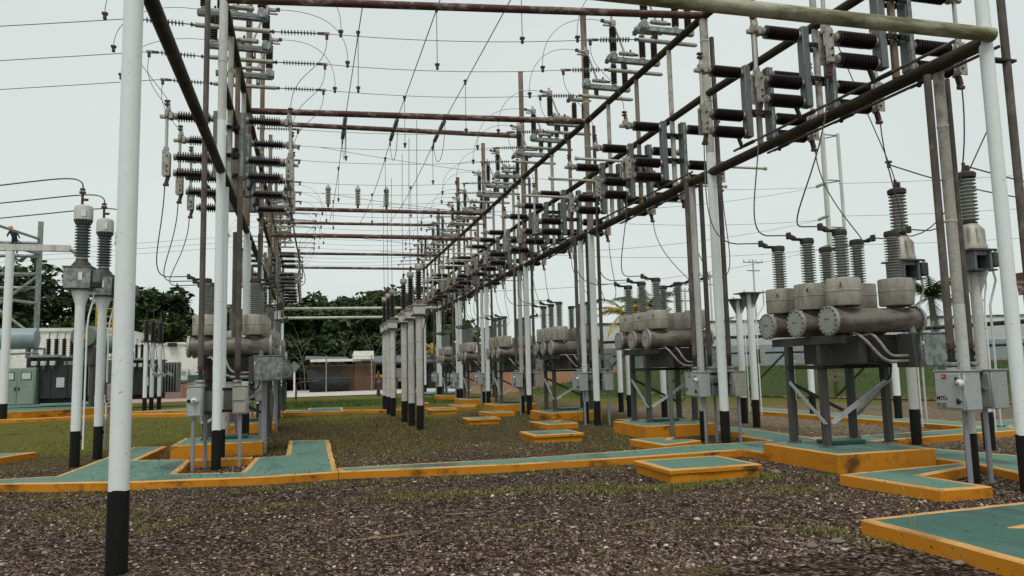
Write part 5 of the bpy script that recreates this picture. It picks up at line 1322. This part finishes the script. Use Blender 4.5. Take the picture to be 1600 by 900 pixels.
def palm(x, y, h, seed, lab, mat=None, zb=0, L=2.6, n=17, tr=.14):
    rnd = random.Random(seed); t = empty('palm_tree', (x, y, zb)); tag(t, lab, 'palm', 'palms beyond the breakers')
    b_ = rnd.uniform(-.25, .25)
    m = MB(); pts = [Vector((b_ * (k / 8) ** 2, 0, h * k / 8 - .1)) for k in range(9)]
    m.tube(pts, [tr * (1.25 - .5 * k / 8) * (1 + .05 * (k % 2)) for k in range(9)], M['bark'], 10); m.build('trunk', t)
    top = pts[-1]; f = MB()
    for k in range(n):
        a = 2 * PI * k / n + rnd.uniform(-.2, .2); el = rnd.uniform(-.25, 1.15); ln = L * rnd.uniform(.75, 1.05)
        d = Vector((math.cos(a), math.sin(a), 0)); P = []
        for i in range(12):
            u = i / 11
            P.append(top + d * (ln * u * math.cos(el * (1 - u * .4))) + Vector((0, 0, ln * (math.sin(el) * u - (.62 + .35 * (1 - el)) * u * u * .75))))
        for i in range(1, 12):
            tg = (P[i] - P[i - 1]).normalized(); sd = tg.cross(Vector((0, 0, 1))).normalized(); u = i / 11
            for sgn in (-1, 1):
                ll = L * .26 * math.sin(PI * (.12 + .86 * u)) + .06
                for q in (0, .5):
                    o = P[i - 1].lerp(P[i], q + .25); tip = o + (sd * sgn * .85 + tg * .55 + Vector((0, 0, -.45 - .3 * rnd.random()))).normalized() * ll
                    w_ = tg * .055 * L / 2.6
                    f.add([o - w_, o + w_, tip], [(0, 1, 2)], mat or PALM)
            f.add([P[i - 1] + sd * .02, P[i] + sd * .014, P[i] - sd * .014, P[i - 1] - sd * .02], [(0, 1, 2, 3)], mat or PALM)
    f.build('crown', t, False)
    return t

# forest edge behind the shacks
FOREST = [(-8.0, 82, 7.6, 4.6, 0), (-3.2, 80, 9.6, 4.8, 0), (1.2, 84, 10.6, 5.0, 1), (5.4, 79, 10.0, 4.8, 0), (9.6, 82, 11.6, 5.2, 1), (13.4, 80, 10.4, 4.6, 0), (-1.0, 92, 10.4, 5.4, 2), (7.6, 93, 12.2, 5.6, 2), (3.4, 76, 6.2, 3.8, 0), (11.4, 75.5, 6.0, 3.6, 0), (-4.8, 75.5, 5.6, 3.6, 1), (-.4, 75, 5.0, 3.3, 0), (7.4, 75, 5.4, 3.5, 1)]
WORDS = ('leftmost, low', 'second from the left', 'third, wide', 'behind the plywood shack', 'tallest, behind the stall roof', 'at the right end', 'at the back on the left', 'at the back on the right', 'low, in front of the wide one', 'low, near the right end', 'low, near the left end', 'lowest, left of the shack', 'low, behind the stall')
for k, (x, y, h, w, kd) in enumerate(FOREST):
    tree(x, y, h * .93, w, 20 + k, kd, 'dark forest edge tree behind the shacks, ' + WORDS[k], .06, .40, 1.15, group='trees behind the shacks')
# bare pale branches before the dark trees
for k, (x, s_) in enumerate(((3.0, 1), (-.1, -1), (6.2, -1))):
    m = MB(); rnd = random.Random(k + 3)
    m.tube([(0, 0, 0), (.1 * s_, 0, 2.0), (.5 * s_, 0, 3.6), (1.3 * s_, 0, 5.2)], [.06, .05, .035, .012], M['bark'], 7)
    for (z, dx, dz) in ((2.2 + .3 * k, -1.9 + .5 * k, 1.2), (3.2 - .2 * k, .7 + .4 * k, 2.4), (3.7, -.5 - .3 * k, 2.2), (4.1, 1.6, .7 + .3 * k)): m.tube([(.25 * s_, 0, z), (.25 * s_ + dx * .5, -.1, z + dz * .6), (.25 * s_ + dx, -.2, z + dz)], [.028, .018, .008], M['bark'], 6)
    o = m.build('bare_tree'); o.location = (x, 70.6, 0); tag(o, 'leafless pale branching trunk against the dark trees, %s' % ('above the plywood shack', 'left of the shack', 'above the stall')[k], 'tree')
# trees on the left behind the cream building
LT = [(-29.5, 74, 13.4, 6.4, 2), (-24.2, 78, 12.6, 5.4, 0), (-21.0, 84, 8.8, 4.4, 1), (-17.8, 82, 9.4, 4.4, 0), (-14.6, 80, 10.2, 4.2, 0), (-11.8, 86, 8.0, 3.8, 1), (-33, 66, 10, 5.5, 0), (-19.4, 74, 7.0, 4.0, 1), (-25.4, 71, 7.4, 4.4, 0), (-9.2, 82, 6.6, 3.4, 0), (-13.0, 75, 7.0, 3.6, 1)]
LW = ('tallest, at the left border', 'with open crown beside the steel gantry', 'low, between the gantry and the transformers', 'behind the left transformer posts', 'round topped, right of the thick pole', 'smaller, left of the left gantry poles', 'at the far left border', 'low, behind the transformer posts', 'low, under the tallest one', 'lowest, beside the left gantry', 'low, right of the thick pole')
for k, (x, y, h, w, kd) in enumerate(LT):
    tree(x, y, h, w, 60 + k, kd, 'dark tree behind the cream building, ' + LW[k], .12, .42, .95 if k != 1 else .7, group='trees behind the cream building')
# small far trees and palms on the right
palm(37.2, 37.5, 4.3, 4, 'green palm right of the front breaker', None, 1.2, 2.9, 15, .2)
palm(33.5, 41, 3.4, 5, 'smaller palm close behind the turret of the front breaker', None, 1.2, 2.6, 15, .16)
palm(21.6, 49, 4.6, 6, 'yellowing palm left of the second breaker', PALMY, .8, 2.5, 16); palm(24.0, 50, 5.2, 7, 'green palm behind the bushings of the second breaker', None, .9, 3.1, 18); palm(25.8, 52, 4.0, 8, 'low yellow palm behind the second breaker', PALMY, 1.0, 2.2, 14)
palm(12.9, 62, 4.9, 9, 'dark palm between the fourth and fifth breakers', None, 0, 2.5, 20, .18); palm(11.0, 68, 3.6, 10, 'yellowing low palm near the fifth breaker', PALMY, 0, 2.2, 14)
palm(33.0, 56, 3.5, 11, 'grey green palm beside the wide headed post', None, 1.0, 3.0, 15); palm(28.6, 58, 3.0, 12, 'low palm behind the second pole pair', None, 1.0, 2.6, 15)
tree(19.8, 66, 4.0, 2.6, 91, 1, 'small round tree left of the yellowing palm', .1, .32, .6); tree(31.0, 66, 4.4, 3.2, 92, 0, 'small dark tree behind the second pole pair', .1, .34, .6); tree(17.0, 72, 3.2, 2.6, 93, 2, 'low bushy tree at the end of the right gantry', .05, .3, .6)
tree(39, 60, 3.6, 3.0, 94, 1, 'low bushy tree behind the blue wall', .05, .34, .6)

# ------------------------------------------------------------------ loose stones, turf and dry stalks in the near yard
def on_slab(x, y):
    return any(inside((x, y), P) for P in SLABS)
def stones():
    rng = np.random.default_rng(11); N = 86000
    # denser towards the viewer
    ys = 5.6 + 10.5 * rng.random(N) ** 1.6; half = 1.2 + ys * .80
    xs = rng.uniform(-1, 1, N) * half + .24 * ys
    keep = np.array([not on_slab(a, b_) for a, b_ in zip(xs, ys)])
    xs, ys = xs[keep], ys[keep]; N = len(xs)
    # a lumpy octahedron-like pebble
    base = np.array([(1, 0, 0), (.5, .8, .1), (-.5, .8, 0), (-1, 0, .1), (-.5, -.8, 0), (.5, -.8, .05), (.3, .2, .75), (-.35, -.15, .7)])
    tri = np.array([(0, 1, 6), (1, 2, 6), (2, 7, 6), (2, 3, 7), (3, 4, 7), (4, 5, 7), (5, 6, 7), (5, 0, 6)])
    sz = np.clip(rng.lognormal(-4.55, .42, N), .005, .036)
    ang = rng.uniform(0, 2 * PI, N); ca, sa = np.cos(ang), np.sin(ang)
    P = base[None] * rng.uniform(.7, 1.25, (N, 8, 3)) * np.stack([sz * rng.uniform(.8, 1.5, N), sz * rng.uniform(.6, 1, N), sz * rng.uniform(.6, 1.05, N)], 1)[:, None, :]
    X = P[..., 0] * ca[:, None] - P[..., 1] * sa[:, None]; Y = P[..., 0] * sa[:, None] + P[..., 1] * ca[:, None]
    tl = rng.uniform(-.4, .4, N)[:, None]; Z = P[..., 2] + X * tl
    zg = np.array([ground_z(a, b_) for a, b_ in zip(xs, ys)])
    V = np.stack([X + xs[:, None], Y + ys[:, None], Z + zg[:, None] - .001], -1).reshape(-1, 3)
    F = (tri[None] + (np.arange(N) * 8)[:, None, None]).reshape(-1)
    me = bpy.data.meshes.new('gravel_stones'); me.vertices.add(len(V)); me.vertices.foreach_set('co', V.ravel())
    nf = N * 8; me.loops.add(nf * 3); me.loops.foreach_set('vertex_index', F); me.polygons.add(nf)
    me.polygons.foreach_set('loop_start', np.arange(nf) * 3); me.polygons.foreach_set('loop_total', np.full(nf, 3))
    m, nt, b = nodes_of('loose_stones'); g = nt.nodes.new('ShaderNodeNewGeometry')
    c = ramp(nt, g.outputs['Random Per Island'], [(0, (.020, .012, .010)), (.36, (.064, .041, .033)), (.64, (.145, .098, .080)), (.87, (.24, .172, .135)), (.965, (.39, .305, .24)), (1, (.62, .56, .48))])
    nt.links.new(c, b.inputs['Base Color']); b.inputs['Roughness'].default_value = .9; b.inputs['Specular IOR Level'].default_value = .05
    me.materials.append(m); me.update(); me.validate()
    o = bpy.data.objects.new('gravel_stones', me); C.objects.link(o); tag(o, 'loose dark gravel with a few pale pebbles', 'gravel', None, 'stuff')
stones()
def turf():
    rng = np.random.default_rng(12); V, F = [], []
    spots = [(1.2, 9.9, .9, .25, 260), (2.9, 9.7, 1.3, .3, 420), (3.9, 9.2, .8, .3, 260), (4.7, 9.25, .9, .25, 420), (5.6, 9.35, .9, .18, 420), (6.3, 9.6, .3, .3, 120), (-.4, 9.8, .7, .3, 150), (-2.6, 10.2, 1.2, .5, 260),
             (4.0, 6.9, .8, .4, 130), (5.3, 5.7, .5, .25, 260), (4.75, 6.3, .3, .3, 120), (2.2, 7.3, .8, .4, 80), (-1.9, 9.2, .8, .5, 160), (7.0, 9.2, .3, .1, 60), (5.9, 8.4, .5, .4, 160), (.3, 11.3, 2.5, .22, 320), (-3.2, 11.9, 2.0, .2, 300), (3.8, 11.2, 2.5, .18, 300), (6.9, 8.2, .12, .5, 120)]
    for cx_, cy_, rx, ry, n in spots:
        for k in range(n * 5):
            x, y = cx_ + rng.normal() * rx * .55, cy_ + rng.normal() * ry * .55
            if on_slab(x, y): continue
            z = ground_z(x, y); h = rng.uniform(.010, .034) * (2.2 if rng.random() < .05 else 1); a = rng.uniform(0, 2 * PI); w = rng.uniform(.003, .007); l = rng.uniform(.5, 1.6) * h
            i = len(V); V += [(x - w * math.sin(a), y + w * math.cos(a), z), (x + w * math.sin(a), y - w * math.cos(a), z), (x + l * math.cos(a), y + l * math.sin(a), z + h)]; F.append((i, i + 1, i + 2))
    # sparse short blades over the mossy part of the yard
    for k in range(42000):
        y = rng.uniform(12.4, 31); x = rng.uniform(-9, 9.2) if rng.random() < .6 else rng.uniform(-1, 8)
        if on_slab(x, y): continue
        if math.sin(x * .9 + 1.3 * math.sin(y * .5)) + math.sin(y * .8 + x * .35) + rng.normal() * .7 < (.1 if y < 19 and x > -2 else -.9): continue
        z = ground_z(x, y); h = rng.uniform(.015, .055); a = rng.uniform(0, 2 * PI); w = rng.uniform(.005, .011); l = h * .7
        i = len(V); V += [(x - w * math.sin(a), y + w * math.cos(a), z), (x + w * math.sin(a), y - w * math.cos(a), z), (x + l * math.cos(a), y + l * math.sin(a), z + h)]; F.append((i, i + 1, i + 2))
    me = bpy.data.meshes.new('grass_tufts'); me.from_pydata(V, [], F)
    m, nt, b = nodes_of('short_grass'); g = nt.nodes.new('ShaderNodeNewGeometry')
    nt.links.new(ramp(nt, g.outputs['Random Per Island'], [(0, (.075, .088, .020)), (.55, (.155, .165, .042)), (.85, (.23, .205, .07)), (1, (.34, .28, .12))]), b.inputs['Base Color']); b.inputs['Roughness'].default_value = .8; b.inputs['Specular IOR Level'].default_value = .05
    me.materials.append(m); me.update()
    o = bpy.data.objects.new('grass_tufts', me); C.objects.link(o); tag(o, 'short grass tufts growing through the gravel', 'grass', None, 'stuff')
turf()
def long_grass():
    rng = np.random.default_rng(14); V, F = [], []
    for k in range(60000):
        u = rng.random(); y = rng.uniform(20, 52); x = rng.uniform(13.0, 46)
        if rng.random() > (x * .62 + y * .78 - 36) / 5: continue
        z = ground_z(x, y); h = rng.uniform(.05, .20); a = rng.uniform(0, 2 * PI); w = rng.uniform(.008, .02); l = rng.uniform(.2, .7) * h
        i = len(V); V += [(x - w * math.sin(a), y + w * math.cos(a), z), (x + w * math.sin(a), y - w * math.cos(a), z), (x + l * math.cos(a), y + l * math.sin(a), z + h)]; F.append((i, i + 1, i + 2))
    for k in range(9000):
        y = rng.uniform(36.5, 44.5); x = rng.uniform(-2, 9); z = ground_z(x, y); h = rng.uniform(.04, .16); a = rng.uniform(0, 2 * PI); w = rng.uniform(.01, .02)
        i = len(V); V += [(x - w * math.sin(a), y + w * math.cos(a), z), (x + w * math.sin(a), y - w * math.cos(a), z), (x + h * .4 * math.cos(a), y + h * .4 * math.sin(a), z + h)]; F.append((i, i + 1, i + 2))
    me = bpy.data.meshes.new('wild_grass'); me.from_pydata(V, [], F)
    m, nt, b = nodes_of('wild_grass_blades'); g = nt.nodes.new('ShaderNodeNewGeometry')
    nt.links.new(ramp(nt, g.outputs['Random Per Island'], [(0, (.045, .080, .018)), (.6, (.095, .150, .038)), (1, (.19, .22, .07))]), b.inputs['Base Color']); b.inputs['Roughness'].default_value = .8; b.inputs['Specular IOR Level'].default_value = .05
    me.materials.append(m); me.update()
    o = bpy.data.objects.new('wild_grass', me); C.objects.link(o); tag(o, 'long wild grass on the slope at the right', 'grass', None, 'stuff')
long_grass()
# a few dry stalks and bigger stones
M['straw'] = plain('dry_straw', (.36, .26, .11), .8); M['stone'] = worn('pale_stone', (.22, .185, .155), (.09, .07, .06), .8, 14, .9, stretch=(1, 1, 1))
for k, (x, y, l, a) in enumerate(((.35, 7.45, .75, .12), (.55, 7.5, .6, .2), (1.5, 8.45, .55, -.05), (.55, 8.1, .3, .6), (2.1, 7.5, .7, .45), (3.1, 7.2, .6, .3), (-.2, 7.9, .3, .9), (4.1, 6.7, .5, -.6))):
    d = Vector((math.cos(a), math.sin(a), 0)); m = MB(); m.tube([Vector((0, 0, .012)) + d * (l * q / 4) + Vector((0, .012 * math.sin(q * 1.7 + k), .012 + .006 * (q % 2))) for q in range(5)], [.0035, .0035, .003, .0025, .001], M['straw'], 5)
    o = m.build('dry_stalk'); o.location = (x, y, ground_z(x, y)); tag(o, 'dry straw coloured stalk lying on the near gravel', 'stalk', 'dry stalks on the gravel')
for k, (x, y, s_) in enumerate(((4.55, 5.85, .055), (4.25, 5.8, .05), (6.6, 9.75, .07), (4.9, 4.9, .04))):
    bm = bmesh.new(); bmesh.ops.create_icosphere(bm, subdivisions=2, radius=s_); rnd = random.Random(k)
    for v in bm.verts: v.co *= rnd.uniform(.86, 1.1); v.co.x *= 1.4; v.co.z *= .42; v.co += Vector((rnd.uniform(-1, 1), rnd.uniform(-1, 1), rnd.uniform(-1, 1))) * s_ * .12
    me = bpy.data.meshes.new('loose_rock'); bm.to_mesh(me); bm.free(); me.materials.append(M['stone'])
    for f in me.polygons: f.use_smooth = True
    o = bpy.data.objects.new('loose_rock', me); C.objects.link(o); o.location = (x, y, ground_z(x, y) + .015); o.rotation_euler = (0, 0, k)
    tag(o, 'rounded pale stone bigger than the gravel round it, lying in the near yard', 'stone', 'bigger stones in the yard')
m = MB()
for k in range(2):
    a = k * 1.3; m.tube(bez((0, 0, 0), (.02 * math.cos(a), .02 * math.sin(a), .18), (.06 * math.cos(a), .06 * math.sin(a), .34), (.14 * math.cos(a), .14 * math.sin(a), .42 + .1 * (k == 1)), 8), [.0022] * 8 + [.0008], M['straw'], 4)
o = m.build('tall_weed'); o.location = (5.15, 5.62, 0); tag(o, 'thin tall weed in front of the dark teal corner slab', 'weed')

# leaf litter and grit on the painted walkways
def litter():
    rng = np.random.default_rng(21); V, F = [], []
    tops = [(P, .121) for P in (walk_left, walk_mid)]
    for P, z in tops:
        xs_, ys_ = [p[0] for p in P], [p[1] for p in P]
        for k in range(1500):
            x, y = rng.uniform(max(-6, min(xs_)), max(xs_)), rng.uniform(min(ys_), max(ys_))
            if not inside((x, y), P) or rng.random() > (.85 if -3 < x < .6 else .35): continue
            s_ = rng.uniform(.006, .022) * (1.6 if rng.random() < .1 else 1); a = rng.uniform(0, 2 * PI); i = len(V)
            for q in range(5):
                u = a + q * 2 * PI / 5; V.append((x + s_ * math.cos(u) * rng.uniform(.6, 1.2), y + s_ * math.sin(u) * rng.uniform(.5, 1.1), z + .002))
            V.append((x, y, z + s_ * .5)); F += [(i + q, i + (q + 1) % 5, i + 5) for q in range(5)]
    me = bpy.data.meshes.new('litter'); me.from_pydata(V, [], F); me.materials.append(plain('dark_leaf_litter', (.022, .017, .012), .9)); me.update()
    o = bpy.data.objects.new('leaf_litter', me); C.objects.link(o); tag(o, 'dark leaf litter and grit scattered on the teal walkways', 'litter', None, 'stuff')
litter()
# ------------------------------------------------------------------ sky, sun and camera
W = bpy.data.worlds.new('World'); S.world = W; W.use_nodes = True
nt = W.node_tree; bg = nt.nodes['Background']
SUN_EL, SUN_AZ = R(58), R(200)
sky = nt.nodes.new('ShaderNodeTexSky'); sky.sky_type = 'NISHITA'; sky.sun_disc = False
sky.sun_elevation = SUN_EL; sky.sun_rotation = SUN_AZ; sky.air_density = 1.0; sky.dust_density = 4.0; sky.ozone_density = 1.5
# an even overcast deck: the clear sky is almost hidden behind flat cloud
tc = nt.nodes.new('ShaderNodeTexCoord'); mp = nt.nodes.new('ShaderNodeMapping'); mp.inputs['Scale'].default_value = (1, 1, 2.6)
nt.links.new(tc.outputs['Generated'], mp.inputs[0])
nz = nt.nodes.new('ShaderNodeTexNoise'); nz.inputs['Scale'].default_value = 1.5; nz.inputs['Detail'].default_value = 5; nt.links.new(mp.outputs[0], nz.inputs['Vector'])
cloud = ramp(nt, nz.outputs[0], [(.3, (6.75, 7.4, 7.12)), (.7, (7.45, 8.1, 7.82))])
mx = mixc(nt, .94, sky.outputs[0], cloud)
nt.links.new(mx, bg.inputs[0]); bg.inputs[1].default_value = .10
L = bpy.data.lights.new('sun', 'SUN'); L.energy = 1.45; L.angle = R(22); L.color = (1, .965, .92)
so = bpy.data.objects.new('sun', L); C.objects.link(so)
sd = Vector((math.sin(SUN_AZ) * math.cos(SUN_EL), math.cos(SUN_AZ) * math.cos(SUN_EL), math.sin(SUN_EL)))
so.rotation_euler = sd.to_track_quat('Z', 'Y').to_euler()

cam = bpy.data.cameras.new('camera'); co = bpy.data.objects.new('camera', cam); C.objects.link(co); S.camera = co
cam.sensor_width = 36; cam.lens = 36 * 1170 / 1600; cam.clip_start = .05; cam.clip_end = 4000
yaw, pit, rol = R(15.40975), R(6.13432), R(1.4147)
f = Vector((math.sin(yaw) * math.cos(pit), math.cos(yaw) * math.cos(pit), math.sin(pit))); r = Vector((math.cos(yaw), -math.sin(yaw), 0)); d = f.cross(r)
rr = r * math.cos(rol) + d * math.sin(rol); dd = -r * math.sin(rol) + d * math.cos(rol)
mt = Matrix((rr, -dd, -f)).transposed().to_4x4(); mt.translation = (0, 0, 1.6); co.matrix_world = mt
S.view_settings.view_transform = 'Standard'; S.view_settings.look = 'None'; S.view_settings.exposure = 0; S.view_settings.gamma = 1
S.render.engine = 'CYCLES'
S.cycles.max_bounces = 6; S.cycles.transparent_max_bounces = 12
